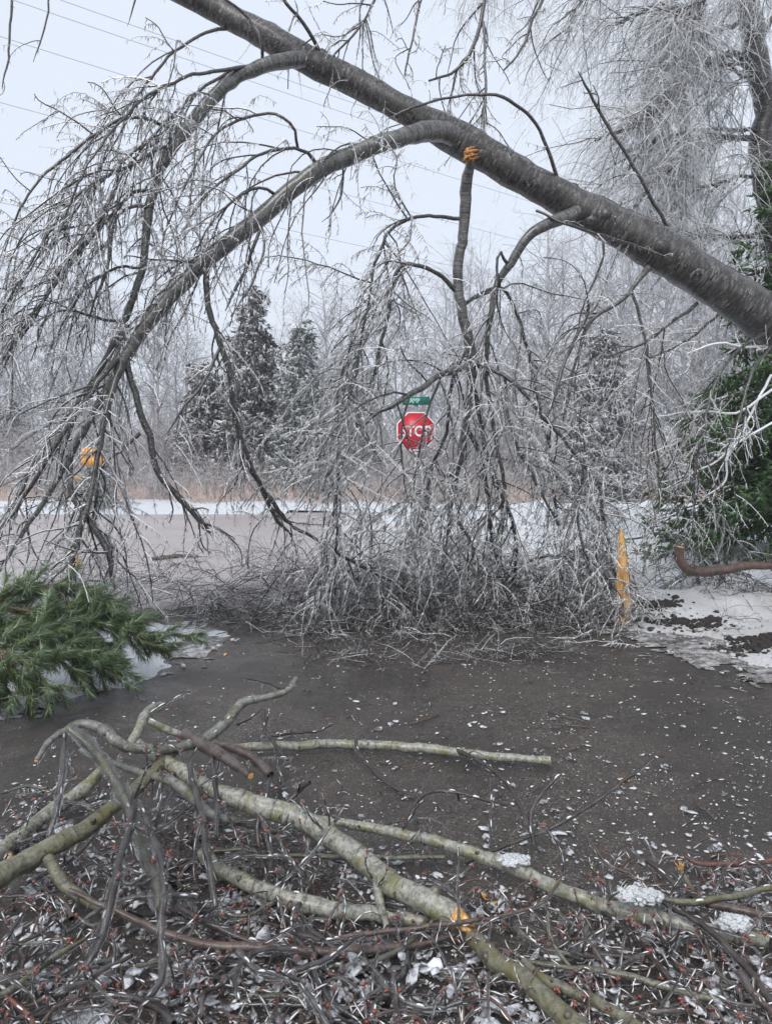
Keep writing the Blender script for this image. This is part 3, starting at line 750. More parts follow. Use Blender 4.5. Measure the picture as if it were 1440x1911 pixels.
LIMBS = {  # points: px, py, depth, diameter px
 'A': [(868, 262, 6.9, 50), (808, 243, 6.7, 50), (740, 256, 6.5, 44), (650, 290, 6.4, 44), (590, 325, 6.3, 44), (520, 375, 6.2, 44), (450, 432, 6.1, 44), (380, 490, 6.0, 40), (320, 550, 5.95, 38), (265, 612, 5.9, 34), (215, 690, 5.85, 30), (170, 765, 5.8, 24), (128, 850, 5.8, 20), (85, 930, 5.8, 16), (30, 1010, 5.8, 12), (-40, 1110, 5.8, 7)],
 'A2': [(245, 635, 5.9, 20), (238, 680, 5.9, 20), (250, 750, 5.9, 20), (270, 815, 5.9, 20), (292, 885, 5.9, 18), (340, 935, 5.95, 17), (393, 995, 6.0, 14)],
 'A3': [(235, 650, 5.9, 18), (205, 740, 5.7, 18), (190, 820, 5.6, 17), (175, 900, 5.5, 15), (150, 990, 5.4, 18), (135, 1070, 5.4, 20), (120, 1120, 5.4, 18)],
 'A4': [(130, 845, 5.75, 16), (135, 920, 5.7, 18), (175, 985, 5.65, 20), (200, 1035, 5.6, 19), (215, 1100, 5.6, 14)],
 'A5': [(262, 808, 5.9, 12), (225, 845, 5.85, 9), (195, 870, 5.8, 8), (180, 930, 5.8, 8), (165, 1000, 5.8, 7)],
 'A6': [(220, 670, 5.85, 20), (180, 720, 5.7, 17), (120, 800, 5.6, 15), (70, 880, 5.5, 13), (20, 960, 5.5, 12), (-40, 1040, 5.5, 9)],
 'A7': [(385, 495, 6.0, 18), (385, 560, 6.0, 18), (403, 630, 6.0, 18), (428, 690, 6.05, 17), (437, 770, 6.1, 17), (460, 850, 6.2, 16), (505, 925, 6.4, 15), (548, 985, 6.6, 14)],
 'A8': [(437, 775, 6.1, 12), (470, 870, 6.4, 13), (510, 960, 6.5, 12), (545, 1000, 6.6, 10)],
 'A9': [(490, 405, 6.15, 10), (475, 450, 6.1, 9), (448, 520, 6.1, 9), (420, 580, 6.0, 6)],
 'A10': [(484, 410, 6.15, 7), (495, 460, 6.1, 6), (470, 530, 6.0, 6), (430, 590, 6.0, 4)],
 'A11': [(590, 307, 6.3, 12), (556, 278, 6.2, 9), (500, 282, 6.1, 8), (440, 315, 6.0, 7), (380, 370, 5.9, 5), (330, 450, 5.8, 4)],
 'A12': [(556, 278, 6.2, 8), (545, 235, 6.1, 7), (500, 215, 6.1, 7), (440, 230, 6.0, 7), (390, 275, 5.9, 6), (350, 345, 5.8, 5), (310, 430, 5.8, 4), (290, 520, 5.7, 3)],
 'A13': [(520, 370, 6.2, 10), (495, 352, 6.1, 8), (455, 362, 6.0, 7), (410, 400, 5.9, 6), (370, 460, 5.9, 4), (345, 540, 5.9, 3)],
 'A14': [(640, 298, 6.4, 5), (640, 350, 6.4, 5), (620, 395, 6.4, 4), (600, 414, 6.4, 3)],
 'A15': [(410, 650, 6.0, 9), (375, 720, 5.9, 8), (345, 755, 5.85, 6), (310, 810, 5.8, 5)],
 'B': [(580, 108, 6.7, 42), (520, 112, 6.5, 38), (470, 130, 6.4, 34), (420, 165, 6.3, 34), (372, 220, 6.2, 34), (325, 282, 6.1, 32), (299, 340, 6.1, 26), (282, 400, 6.0, 26), (270, 470, 6.0, 22), (248, 555, 6.0, 20), (215, 640, 6.0, 19), (170, 715, 6.0, 17), (110, 800, 6.0, 14), (60, 880, 6.0, 12), (20, 990, 6.0, 9)],
 'B2': [(352, 232, 6.2, 12), (310, 234, 6.1, 11), (268, 218, 6.0, 10), (220, 226, 5.9, 10), (160, 262, 5.8, 9), (100, 310, 5.7, 8), (50, 360, 5.6, 6), (20, 420, 5.6, 5), (8, 470, 5.6, 4)],
 'B3': [(430, 50, 6.7, 10), (385, 58, 6.6, 8), (320, 100, 6.4, 7), (262, 165, 6.2, 6), (215, 235, 6.0, 5), (185, 320, 5.9, 4), (150, 420, 5.8, 3)],
 'B4': [(468, 120, 6.4, 11), (400, 126, 6.2, 10), (335, 148, 6.0, 8), (262, 195, 5.8, 7), (200, 262, 5.6, 6), (150, 345, 5.5, 5), (110, 440, 5.5, 4)],
 'B5': [(440, 125, 6.35, 8), (380, 160, 6.2, 8), (310, 225, 6.0, 7), (240, 290, 5.9, 6), (180, 350, 5.8, 6), (120, 430, 5.7, 5), (60, 520, 5.6, 4)],
 'B6': [(290, 357, 6.05, 12), (255, 355, 6.0, 10), (225, 372, 5.9, 9), (165, 440, 5.8, 9), (100, 520, 5.7, 7), (45, 600, 5.6, 6), (0, 680, 5.6, 5)],
 'B7': [(287, 387, 6.0, 10), (245, 388, 5.9, 8), (218, 420, 5.9, 7), (208, 480, 5.8, 6), (180, 560, 5.8, 5), (140, 650, 5.8, 4)],
 'B8': [(318, 282, 6.1, 10), (300, 278, 6.0, 10), (250, 310, 5.9, 10), (200, 330, 5.8, 9), (140, 365, 5.7, 8), (90, 440, 5.6, 7), (30, 540, 5.5, 5), (-20, 620, 5.5, 4)],
 'B9': [(225, 300, 6.0, 10), (200, 380, 5.9, 12), (170, 440, 5.8, 10), (110, 510, 5.8, 8), (60, 600, 5.7, 7), (0, 700, 5.7, 5)],
 'B10': [(262, 500, 6.0, 8), (225, 495, 6.0, 7), (180, 520, 5.9, 6), (130, 580, 5.9, 5), (80, 680, 5.9, 4)],
 'B11': [(225, 600, 6.0, 9), (180, 590, 6.0, 8), (120, 575, 5.9, 6), (80, 600, 5.9, 6), (65, 660, 5.9, 4)],
 'T1': [(603, 115, 6.75, 13), (585, 80, 6.6, 11), (555, 35, 6.5, 10), (522, -8, 6.4, 9), (490, -60, 6.4, 7)],
 'T2': [(490, 108, 6.5, 9), (485, 72, 6.4, 9), (460, 32, 6.4, 8), (418, -5, 6.3, 7), (370, -40, 6.3, 6)],
 'T3': [(1040, 335, 6.9, 12), (1022, 275, 6.8, 10), (990, 220, 6.7, 9), (945, 185, 6.6, 9), (905, 178, 6.6, 7), (830, 183, 6.6, 6), (770, 200, 6.5, 6), (722, 222, 6.5, 5)],
 'T4': [(1256, 447, 7.0, 12), (1217, 372, 6.9, 11), (1162, 275, 6.8, 10), (1112, 195, 6.7, 8), (1078, 132, 6.6, 6)],
 'T5': [(1125, 445, 6.9, 7), (1122, 490, 6.9, 6), (1090, 560, 6.9, 5), (1075, 620, 6.9, 4)],
 'T6': [(1000, 395, 6.8, 7), (1060, 420, 6.7, 7), (1130, 440, 6.7, 7), (1190, 458, 6.7, 5), (1245, 480, 6.6, 3)],
 'C': [(1090, 392, 6.95, 40), (1045, 408, 6.8, 34), (990, 438, 6.75, 28), (955, 488, 6.8, 24), (930, 525, 6.85, 20), (912, 600, 6.9, 17), (905, 690, 7.0, 14), (920, 800, 7.1, 12), (940, 900, 7.2, 11), (935, 1010, 7.3, 9)],
 'C2': [(945, 492, 6.8, 10), (932, 470, 6.7, 8), (925, 490, 6.7, 7), (922, 540, 6.7, 6), (880, 560, 6.8, 6)],
 'D1': [(1210, 500, 6.95, 22), (1190, 520, 6.9, 15), (1160, 560, 6.9, 13), (1100, 600, 6.9, 11), (1075, 680, 7.0, 10), (1050, 790, 7.0, 9)],
 'D2': [(1180, 545, 6.9, 8), (1200, 620, 6.9, 7), (1215, 720, 6.8, 6), (1228, 850, 6.8, 5), (1228, 960, 6.8, 4)],
 'D3': [(1300, 565, 7.0, 12), (1260, 600, 6.9, 8), (1200, 640, 6.8, 6), (1120, 670, 6.8, 5)],
 'D4': [(1430, 620, 7.0, 12), (1380, 650, 6.9, 9), (1340, 700, 6.8, 8), (1310, 800, 6.7, 7), (1290, 900, 6.7, 5)],
 'D5': [(1440, 640, 7.0, 9), (1400, 700, 6.8, 8), (1370, 790, 6.7, 6), (1350, 860, 6.7, 4)],
 'O1': [(330, -30, 6.6, 14), (240, -50, 6.5, 10), (120, -60, 6.4, 9), (30, -40, 6.3, 7), (18, 30, 6.3, 6), (14, 100, 6.3, 5), (4, 165, 6.3, 4)],
 'O2': [(160, -60, 6.4, 6), (95, -30, 6.4, 5), (85, 40, 6.4, 4), (62, 115, 6.4, 3)],
 'O3': [(290, -40, 6.5, 6), (256, -8, 6.5, 5), (238, 48, 6.5, 3)],
}
limb_paths = {}
for k, pts in LIMBS.items():
    P, R = Wp(pts, wob=.005); R[-3:] *= np.array([.9, .7, .4]); limb_paths[k] = (P, R)
    big = k in ('A', 'B', 'C')
    one('limb', P, R, M_limb if big else (M_limb if R[0] > .03 else M_darklimb), lt, 12 if big else 7, .03)

def crown(name_parent, paths, n_parts, dens1, L1, droop1, bias, bw, d2=9, L2=(.15, .6), d3=16, L3=(.03, .12), ice=34, iced=(0, 0, -1), r1=.0095, ang=(30, 75), mb=M_branch, mt=M_twig, mi=M_icemid, icelen=(.02, .06), icr=.0048, t1=(.15, 1), dr2=3.0, dr3=.8, N1=9, low=None):
    P0, R0 = stack(paths, 24)
    P1, R1 = spawn(P0, R0, dens1, L1, ang, droop1, N1, .28, (r1, .004), t1, bias, bw)
    P1, R1 = thin(P1, R1)
    if low:
        k = (proj(P1[:, -1])[1] < low) | (rng.random(len(P1)) < .25); P1, R1 = P1[k], R1[k]
    P2, R2 = spawn(np.concatenate([P1]), R1, d2, L2, (30, 75), dr2, 6, .3, (.0058, .0034), (.1, 1), bias, bw * .3)
    P2b, R2b = spawn(P0, R0, d2 * .7, L2, (40, 90), dr2, 6, .3, (.0058, .0034), (.15, 1), bias, bw * .3)
    P2, R2 = np.concatenate([P2, P2b]), np.concatenate([R2, R2b]); P2, R2 = thin(P2, R2)
    P3, R3 = spawn(P2, R2, d3, L3, (45, 85), dr3, 3, .3, (.0046, .0028), (.05, 1), iced, .35)
    P3, R3 = cull(P3, R3, 775, 802, 40, .5)
    L = np.linalg.norm(np.diff(P1, axis=1), axis=-1).sum(1); order = np.argsort(-L * R1[:, 0])
    for i in order[:n_parts]:
        one('branch', P1[i:i + 1], R1[i:i + 1], mb, name_parent, 5, .04)
    rest = order[n_parts:]
    dk = rng.random(len(P2)) < .30; tw = Acc().tubes(P1[rest], R1[rest], 4).tubes(P2[dk], R2[dk], 3); tw.obj('twigs', mb, name_parent, kind='stuff'); Acc().tubes(P2[~dk], R2[~dk], 3).obj('iced_twigs', mt, name_parent, kind='stuff')
    sp = Acc(); cones(sp, P3[:, 0], P3[:, -1] - P3[:, 0], R3[:, 0] * 1.35); sp.obj('spurs', mt, name_parent, kind='stuff')
    ic = Acc(); icicles(ic, P2, R2, ice, icelen, iced, .25, icr); icicles(ic, P1, R1, ice * .6, icelen, iced, .25, icr); icicles(ic, P0, R0, ice * .35, icelen, iced, .25, icr)
    # thin rind of ice on top, refracted sky white put into its colour
    s1 = rng.random(len(P1)) < .6; ic.tubes(P1[s1] + np.array([0, 0, 1.]) * (R1[s1] * .55)[..., None], R1[s1] * .72, 3)
    sel = rng.random(len(P2)) < .7; P2i = P2[sel] + np.array([0, 0, .0022]); ic.tubes(P2i, R2[sel] * .95, 3)
    ic.obj('icicles', mi, name_parent, kind='stuff')
    return P1, R1, P2, R2
leftset = [limb_paths[k] for k in LIMBS if k[0] in 'AB' and k not in ('A7', 'A8', 'A9', 'A10', 'A14', 'A15', 'A2')]
crown(lt, leftset, 90, 7.0, (.4, 1.6), 2.1, (-.6, -.1, .45), .55, d2=8, d3=18, ice=26, iced=(-.25, 0, -1), ang=(25, 70))
crown(lt, [limb_paths[k] for k in ('A7', 'A8', 'A2', 'A15', 'A4', 'A5', 'A3')], 30, 4.5, (.3, .9), 1.6, (-.3, 0, -.2), .3, d2=6, d3=12, ice=40, iced=(.35, 0, -1), icelen=(.02, .07), icr=.0042)
crown(lt, [limb_paths[k] for k in ('T1', 'T2', 'T3', 'T4', 'T5', 'T6', 'O1', 'O2', 'O3', 'A14', 'A9', 'A10')], 12, .6, (.2, .6), 2, (0, 0, 0), 0, d2=4.5, L2=(.08, .35), d3=9, ice=16)
crown(lt, [limb_paths[k] for k in ('C', 'C2', 'D1', 'D2', 'D3', 'D4', 'D5')], 70, 7.0, (.5, 1.7), 2.6, (-.1, .1, .2), .4, d2=8, d3=12, ice=22, iced=(-.3, 0, -1), t1=(.3, 1))
# small shoots straight from the trunk's underside
P2, R2 = spawn(*TR, 5, (.15, .6), (50, 90), 2.5, 7, .3, (.004, .0016), (.3, .96), (0, 0, -.3), .5)
P3, R3 = spawn(P2, R2, 14, (.03, .12), (45, 85), .8, 3, .3, (.003, .0016), (.05, 1))
Acc().tubes(P2, R2, 3).tubes(P3, R3, 3).obj('trunk_shoots', M_twig, lt, kind='stuff')
# limb that hangs in from above the frame, over the trunk
over = [[(1300, -260, 7.6, 30), (1130, -230, 7.4, 24), (950, -170, 7.2, 20), (800, -130, 7.0, 16), (650, -100, 6.9, 12)],
        [(960, -170, 7.2, 12), (915, -40, 7.2, 12), (900, 40, 7.2, 12), (880, 95, 7.1, 10), (850, 130, 7.1, 8), (800, 150, 7.0, 5)],
        [(900, 40, 7.2, 8), (903, 100, 7.1, 7), (905, 180, 7.0, 7), (900, 260, 6.9, 6)],
        [(1050, -200, 7.2, 10), (1015, -10, 7.2, 8), (990, 45, 7.1, 8), (975, 90, 7.1, 6), (940, 130, 7.0, 4)],
        [(820, -140, 7.0, 8), (790, -20, 7.0, 7), (770, 60, 6.9, 6), (755, 140, 6.9, 4)],
        [(700, -110, 6.9, 8), (700, -20, 6.9, 7), (670, 50, 6.8, 6), (620, 105, 6.7, 5)]]
op = [Wp(x) for x in over]
for P, R in op: one('limb', P, R, M_darklimb, lt, 6, .03)
crown(lt, op[1:], 30, 7.0, (.3, 1.0), 2.2, (-.2, 0, .1), .3, d2=9, L2=(.12, .4), d3=12, ice=20, t1=(.25, 1))

# the torn socket under the trunk
def torn(parent, name, c, n, L, w_, dirs, seed=0, mat=M_wood):
    """cluster of flat splinters: wedge shaped slivers of different length"""
    a = Acc()
    for k in range(int(n * 2)):
        d = nrm(np.array(dirs) + rng.standard_normal(3) * .2); s = nrm(np.cross(d, rng.standard_normal(3))); u = np.cross(d, s)
        b = c + s * rng.uniform(-w_, w_) + u * rng.uniform(-w_, w_) * .6; l = L * rng.uniform(.35, 1.35); ww = w_ * rng.uniform(.10, .34); tt = ww * .4
        V = [b - s * ww - u * tt, b + s * ww - u * tt, b + s * ww + u * tt, b - s * ww + u * tt,
             b + d * l * .6 - s * ww * .8, b + d * l * .62 + s * ww * .7, b + d * l * .6 + s * ww * .6 + u * tt, b + d * l * .6 - s * ww * .7 + u * tt, b + d * l]
        a.raw(np.array(V), Q=[[0, 1, 5, 4], [1, 2, 6, 5], [2, 3, 7, 6], [3, 0, 4, 7], [3, 2, 1, 0]], T=[[4, 5, 8], [5, 6, 8], [6, 7, 8], [7, 4, 8]])
    return a.obj(name, mat, parent, smooth=False)
c = W(870, 290, 6.70)
torn(part_of(lt, 'trunk'), 'torn_socket', c, 14, .10, .055, (.5, -.45, -.1), mat=M_oldwood)
torn(lt, 'torn_wood', W(140, 888, 5.45), 3, .07, .012, (.5, -.1, -.8))
torn(lt, 'torn_wood', W(146, 1062, 5.25), 5, .10, .018, (.05, -.1, 1))
torn(lt, 'torn_wood', W(357, 946, 5.85), 3, .045, .01, (.1, -.1, 1))

# ------------------------------------------------------------------ broken branch hanging from the trunk
hb = thing('hanging_branch', 'broken branch hanging from the trunk, its crown piled on the road before the stop sign', 'branch', W(840, 1140, 7.3))
HB = [
 [(878, 298, 6.75, 22), (870, 345, 6.85, 32), (863, 430, 6.95, 28), (856, 510, 7.0, 28), (862, 575, 7.0, 28), (880, 655, 7.05, 30), (884, 700, 7.1, 26), (868, 790, 7.2, 22), (850, 880, 7.3, 20), (838, 970, 7.4, 16), (820, 1080, 7.5, 12)],
 [(858, 408, 6.95, 11), (820, 402, 6.9, 10), (775, 405, 6.8, 9), (735, 425, 6.8, 9), (712, 465, 6.8, 8), (700, 540, 6.8, 7), (680, 640, 6.8, 6), (650, 760, 6.8, 5)],
 [(860, 552, 7.0, 16), (825, 515, 6.9, 13), (785, 495, 6.8, 12), (748, 496, 6.8, 11), (730, 540, 6.8, 10), (715, 620, 6.8, 9), (690, 730, 6.8, 8), (640, 860, 6.8, 7), (620, 980, 6.8, 6)],
 [(876, 682, 7.0, 22), (840, 694, 6.8, 20), (800, 716, 6.6, 18), (745, 748, 6.5, 16), (690, 780, 6.5, 13), (640, 830, 6.5, 10), (600, 920, 6.5, 8)],
 [(884, 678, 7.0, 20), (925, 690, 6.9, 15), (975, 722, 6.8, 13), (1025, 780, 6.8, 12), (1065, 830, 6.8, 10), (1110, 900, 6.8, 9), (1130, 990, 6.9, 7), (1150, 1080, 6.9, 5)],
 [(864, 570, 7.0, 14), (890, 550, 7.1, 11), (930, 535, 7.2, 10), (960, 580, 7.3, 10), (990, 690, 7.4, 9), (1020, 830, 7.4, 8), (1040, 980, 7.4, 6)],
 [(880, 700, 7.1, 16), (900, 800, 7.2, 15), (925, 880, 7.2, 14), (960, 960, 7.3, 12), (960, 1060, 7.4, 10), (930, 1130, 7.5, 6)],
 [(868, 790, 7.2, 14), (900, 860, 7.3, 14), (915, 950, 7.4, 12), (930, 1040, 7.5, 10), (980, 1110, 7.5, 7)],
 [(850, 880, 7.3, 12), (820, 900, 7.2, 11), (790, 950, 7.1, 9), (765, 1040, 7.1, 7), (750, 1110, 7.1, 5)],
 [(840, 960, 7.4, 12), (870, 1010, 7.3, 10), (900, 1090, 7.2, 8), (940, 1150, 7.0, 5)],
 [(878, 640, 7.1, 12), (850, 700, 7.4, 11), (835, 800, 7.6, 10), (800, 900, 7.8, 9), (790, 1010, 7.8, 8)],
 [(1020, 780, 6.8, 9), (1040, 720, 6.8, 8), (1060, 660, 6.9, 9), (1090, 600, 6.9, 9), (1100, 560, 6.9, 8)],
 [(940, 700, 6.9, 8), (950, 790, 6.8, 8), (985, 870, 6.8, 7), (1050, 1000, 6.8, 6)],
 [(1090, 870, 6.8, 7), (1075, 960, 6.8, 7), (1090, 1030, 6.7, 7), (1140, 1090, 6.7, 6), (1165, 1140, 6.7, 4)],
 [(640, 830, 6.5, 8), (630, 900, 6.6, 8), (632, 1000, 6.7, 7), (625, 1110, 6.8, 5)],
 [(700, 560, 6.8, 6), (665, 620, 6.7, 6), (640, 700, 6.7, 6), (620, 800, 6.6, 5), (560, 900, 6.6, 4)],
 [(548, 985, 6.6, 10), (600, 1010, 6.7, 10), (680, 1060, 6.8, 9), (760, 1100, 6.9, 7), (840, 1120, 6.9, 5)],
 [(960, 1060, 7.4, 9), (1020, 1040, 7.4, 8), (1080, 1050, 7.3, 7), (1140, 1100, 7.2, 5)],
]
HB += [[(830, 694, 6.75, 7), (803, 750, 6.7, 6), (784, 815, 6.65, 5), (770, 900, 6.7, 4), (765, 980, 6.7, 3)],
 [(765, 738, 6.6, 6), (752, 790, 6.5, 5), (748, 850, 6.5, 5), (760, 930, 6.5, 3)]]
hp = []
for i, x in enumerate(HB):
    P, R = Wp(x, wob=.006); P[:, 2] = np.maximum(P[:, 2], .02); hp.append((P, R))
    one('stem' if i == 0 else 'limb', P, R, M_limb if i in (0, 3) else M_darklimb, hb, 10 if i == 0 else 7, .035)
P1, R1, P2, R2 = crown(hb, hp[1:], 170, 10.5, (.5, 1.7), 1.6, (0, 0, .3), .4, d2=9.5, L2=(.15, .7), d3=17, L3=(.05, .20), ice=20, iced=(-.55, -.1, -.9), icelen=(.03, .10), icr=.0062, r1=.010, ang=(30, 85))
torn(part_of(hb, 'stem'), 'torn_end', W(876, 300, 6.7), 9, .10, .035, (0, -.1, 1))
# low brushwood: the crown tips pressed on to the road
def heap(parent, x0, x1, y0, y1, n, L=(.5, 1.4), zmax=.35, r=.006, nparts=40, dens=7):
    N = 10; A = np.array([GZ(rng.uniform(x0, x1), y0 + (y1 - y0) * rng.random() ** .8, 0) for _ in range(n)])
    az = rng.random(n) * 6.28; Ln = rng.uniform(*L, n); s = np.linspace(-.5, .5, N)
    P = np.zeros((n, N, 3)); bend = rng.standard_normal(n) * .35
    P[:, :, 0] = A[:, :1] + np.cos(az[:, None] + bend[:, None] * s * 2) * Ln[:, None] * s; P[:, :, 1] = A[:, 1:2] + np.sin(az[:, None] + bend[:, None] * s * 2) * Ln[:, None] * s * .8
    top = rng.random(n) ** 1.6 * zmax
    P[:, :, 2] = top[:, None] * (1 - (2 * s) ** 2) + np.cumsum(rng.standard_normal((n, N)), 1) * .015 + .02
    P += np.cumsum(rng.standard_normal((n, N, 3)), 1) * .008; P[:, :, 2] = np.maximum(P[:, :, 2], .008)
    R = np.linspace(1, .35, N)[None] * r * rng.uniform(.5, 1.4, n)[:, None]
    for i in np.argsort(-R[:, 0])[:nparts]: one('branch', P[i:i + 1], R[i:i + 1], M_branch, parent, 5, .05)
    rest = np.argsort(-R[:, 0])[nparts:]
    P2, R2 = spawn(P, R, dens, (.12, .45), (30, 75), 1.0, 5, .35, (.0038, .0016), (.1, 1)); P3, R3 = spawn(P2, R2, 14, (.03, .1), (45, 85), .5, 3, .3, (.003, .0016), (.05, 1))
    Acc().tubes(P[rest], R[rest], 4).tubes(P2, R2, 3).obj('twigs', M_branch, parent, kind='stuff')
    sp = Acc(); cones(sp, P3[:, 0], P3[:, -1] - P3[:, 0], R3[:, 0] * 1.25); sp.obj('spurs', M_twig, parent, kind='stuff')
    ic = Acc(); sel = rng.random(len(P2)) < .35; ic.tubes(P2[sel] + np.array([0, 0, .002]), R2[sel], 3); icicles(ic, P2, R2, 10, (.01, .03)); ic.obj('icicles', M_icemid, parent, kind='stuff')
heap(hb, 520, 1130, 1060, 1185, 340, zmax=.55)
heap(hb, 330, 1180, 1090, 1180, 150, zmax=.25, nparts=15)
heap(hb, 560, 1020, 1180, 1248, 95, (.3, .8), .10, .004, 5)
heap(hb, 780, 1180, 1050, 1150, 120, (.4, 1.2), .5, .007, 20)
heap(lt, 60, 560, 1030, 1175, 190, (.5, 1.3), .35, .005, 20, 6)

# ------------------------------------------------------------------ tree behind at the right
rt = thing('weeping_tree', 'ice whitened tree with fine weeping twigs filling the upper right', 'tree', (W(1452, 900, 11.5)[0], 11.5, 0))
RTT = Wp([(1490, 1050, 11.8, 76), (1482, 850, 11.8, 70), (1462, 600, 11.7, 66), (1442, 420, 11.5, 60), (1420, 250, 11.5, 54), (1428, 200, 11.5, 54), (1412, 110, 11.4, 54), (1392, 20, 11.4, 54), (1370, -120, 11.4, 46), (1340, -320, 11.3, 34)], n=70, wob=.01)
one('trunk', *RTT, M_trunk, rt, 14, .04)
RL = [
 [(1415, 110, 11.4, 22), (1360, 98, 11.2, 18), (1310, 112, 11.0, 17), (1262, 148, 10.8, 15), (1215, 200, 10.7, 12), (1165, 235, 10.6, 9), (1110, 262, 10.5, 6)],
 [(1425, 130, 11.4, 14), (1370, 115, 11.3, 12), (1320, 130, 11.2, 10), (1250, 170, 11.2, 8), (1200, 230, 11.1, 6)],
 [(1425, 255, 11.4, 18), (1370, 252, 11.2, 16), (1318, 255, 11.0, 14), (1270, 310, 10.9, 12), (1220, 350, 10.8, 10), (1170, 400, 10.7, 7)],
 [(1425, 250, 11.4, 12), (1340, 247, 11.3, 11), (1280, 250, 11.2, 9), (1220, 270, 11.0, 8), (1160, 330, 10.8, 6)],
 [(1395, 30, 11.4, 16), (1330, 60, 11.2, 13), (1300, 50, 11.0, 12), (1250, 10, 10.9, 10), (1200, 20, 10.8, 9), (1145, 45, 10.7, 10)],
 [(1375, -100, 11.4, 20), (1290, -110, 11.2, 18), (1180, -90, 11, 14), (1100, -20, 10.8, 10), (1060, 60, 10.7, 6)],
 [(1350, -260, 11.4, 18), (1240, -300, 11.2, 16), (1080, -270, 11, 13), (980, -160, 10.8, 9), (940, -60, 10.7, 6)],
 [(1438, 440, 11.4, 18), (1370, 446, 11.2, 16), (1292, 443, 11.0, 15)],
 [(1440, 150, 11.2, 10), (1400, 160, 11.0, 9), (1340, 105, 10.9, 8), (1290, 50, 10.8, 6)],
 [(1436, 340, 11.4, 12), (1380, 330, 11.2, 10), (1300, 350, 11.0, 8), (1240, 400, 10.9, 6)],
 [(1432, 60, 11.3, 12), (1480, -40, 11, 10), (1440, -60, 10.8, 8), (1350, -30, 10.6, 6), (1270, 40, 10.5, 5)],
 [(1440, 500, 11.4, 10), (1390, 520, 11.0, 8), (1320, 600, 10.6, 7), (1240, 655, 10.4, 5), (1190, 670, 10.3, 4)],
]
rp = [Wp(x, wob=.012) for x in RL]
for P, R in rp: one('limb', P, R, M_darklimb, rt, 7, .04)
crown(rt, rp, 110, 11.5, (.7, 2.6), 1.0, (-.6, -.1, .05), .5, d2=12, L2=(.3, 1.3), d3=11, L3=(.08, .3), ice=0, iced=(-.35, 0, -.8), r1=.010, ang=(25, 75), mb=M_branch, mt=M_icemid, mi=M_icemid, icelen=(.03, .08), icr=.005, dr2=1.8, t1=(.1, 1), dr3=2, low=590)

# iced shoots reaching in front of the spruce
sf = thing('leaning_shoots', 'white glazed shoots drooping in front of the dark spruce', 'branch', (W(1440, 1050, 8.3)[0], 8.3, 0))
SHP = [[(1480, 640, 7.2, 9), (1400, 650, 7.1, 7), (1340, 640, 7.0, 6), (1280, 660, 7.0, 4)],
       [(1480, 700, 7.2, 9), (1420, 740, 7.1, 7), (1370, 770, 7.0, 6), (1290, 768, 7.0, 5), (1180, 790, 7, 3)],
       [(1490, 760, 7.2, 8), (1420, 800, 7.1, 7), (1360, 840, 7.0, 6), (1350, 900, 7.0, 5), (1310, 928, 7.0, 4)],
       [(1440, 700, 7.2, 8), (1400, 780, 7.1, 6), (1340, 860, 7.0, 5), (1240, 900, 7.0, 4), (1180, 880, 7, 3)]]
sp_ = [Wp(x) for x in SHP]
for P, R in sp_: one('shoot', P, R, M_icemid, sf, 5, .06)
crown(sf, sp_, 10, 3.5, (.3, .8), 1.6, (-.5, 0, .1), .4, d2=7, L2=(.1, .4), d3=14, ice=30, mb=M_twig, mt=M_icemid, t1=(.1, 1))

# ------------------------------------------------------------------ splintered stump
b0 = GZ(1166, 1165, .02)
sst = thing('splintered_stump', 'tall orange splinter of fresh wood standing upright in the verge', 'stump', b0)
def slab(parent, name, path, widths, thick, mat, seg_j=.0025):
    """upright sliver: path of centre points, half widths; boxy cross-section with uneven edges"""
    V = []; k_ = 20; q_ = np.linspace(0, len(path) - 1, k_); pa = np.array(path)
    path = np.stack([np.interp(q_, np.arange(len(path)), pa[:, k]) for k in range(3)], 1); widths = np.interp(q_, np.arange(len(widths)), widths) * (1 + .10 * rng.standard_normal(k_) * (np.arange(k_) < k_ - 1)); n = k_
    for i, (c, w_) in enumerate(zip(path, widths)):
        c = np.array(c); j = rng.standard_normal(6) * seg_j * (1 if i < n - 1 else .2)
        for k, (sx, sy) in enumerate(((-1, -.35), (-.3, -1), (.45, -.9), (1, -.2), (.7, .9), (-.7, .9))):
            V.append(c + np.array([sx * w_ + j[k], sy * thick * (w_ / max(widths)) ** .5 + j[k], 0]))
    Q = [[i * 6 + k, i * 6 + (k + 1) % 6, (i + 1) * 6 + (k + 1) % 6, (i + 1) * 6 + k] for i in range(n - 1) for k in range(6)]
    return mesh_obj(name, V, quads=Q, mat=mat, parent=parent, smooth=False)
x0, y0, _ = b0
def zz_(py): return W(1160, py, b0[1])[2]
def xx_(px): return W(px, 1080, b0[1])[0]
zs = [1170, 1140, 1100, 1060, 1030, 1010, 995, 986]
slab(sst, 'heartwood', [(xx_(p), y0, max(-.02, zz_(z))) for z, p in zip(zs, (1167, 1165, 1162, 1160, 1159, 1158, 1157, 1157))], [.052, .054, .052, .048, .04, .033, .02, .003], .035, M_wood)
slab(sst, 'splinter', [(xx_(p), y0 - .02, max(-.02, zz_(z))) for z, p in zip((1165, 1120, 1070, 1030, 1005), (1152, 1152, 1150, 1150, 1151))], [.012, .016, .015, .012, .002], .012, M_wood)
slab(sst, 'splinter', [(xx_(p), y0 - .015, max(-.02, zz_(z))) for z, p in zip((1165, 1130, 1090, 1058), (1176, 1174, 1171, 1169))], [.012, .013, .009, .002], .012, M_wood)
slab(sst, 'splinter', [(xx_(p), y0 - .045, max(-.02, zz_(z))) for z, p in zip((1150, 1110, 1070, 1048), (1164, 1162, 1161, 1164))], [.008, .013, .009, .002], .01, M_wood)
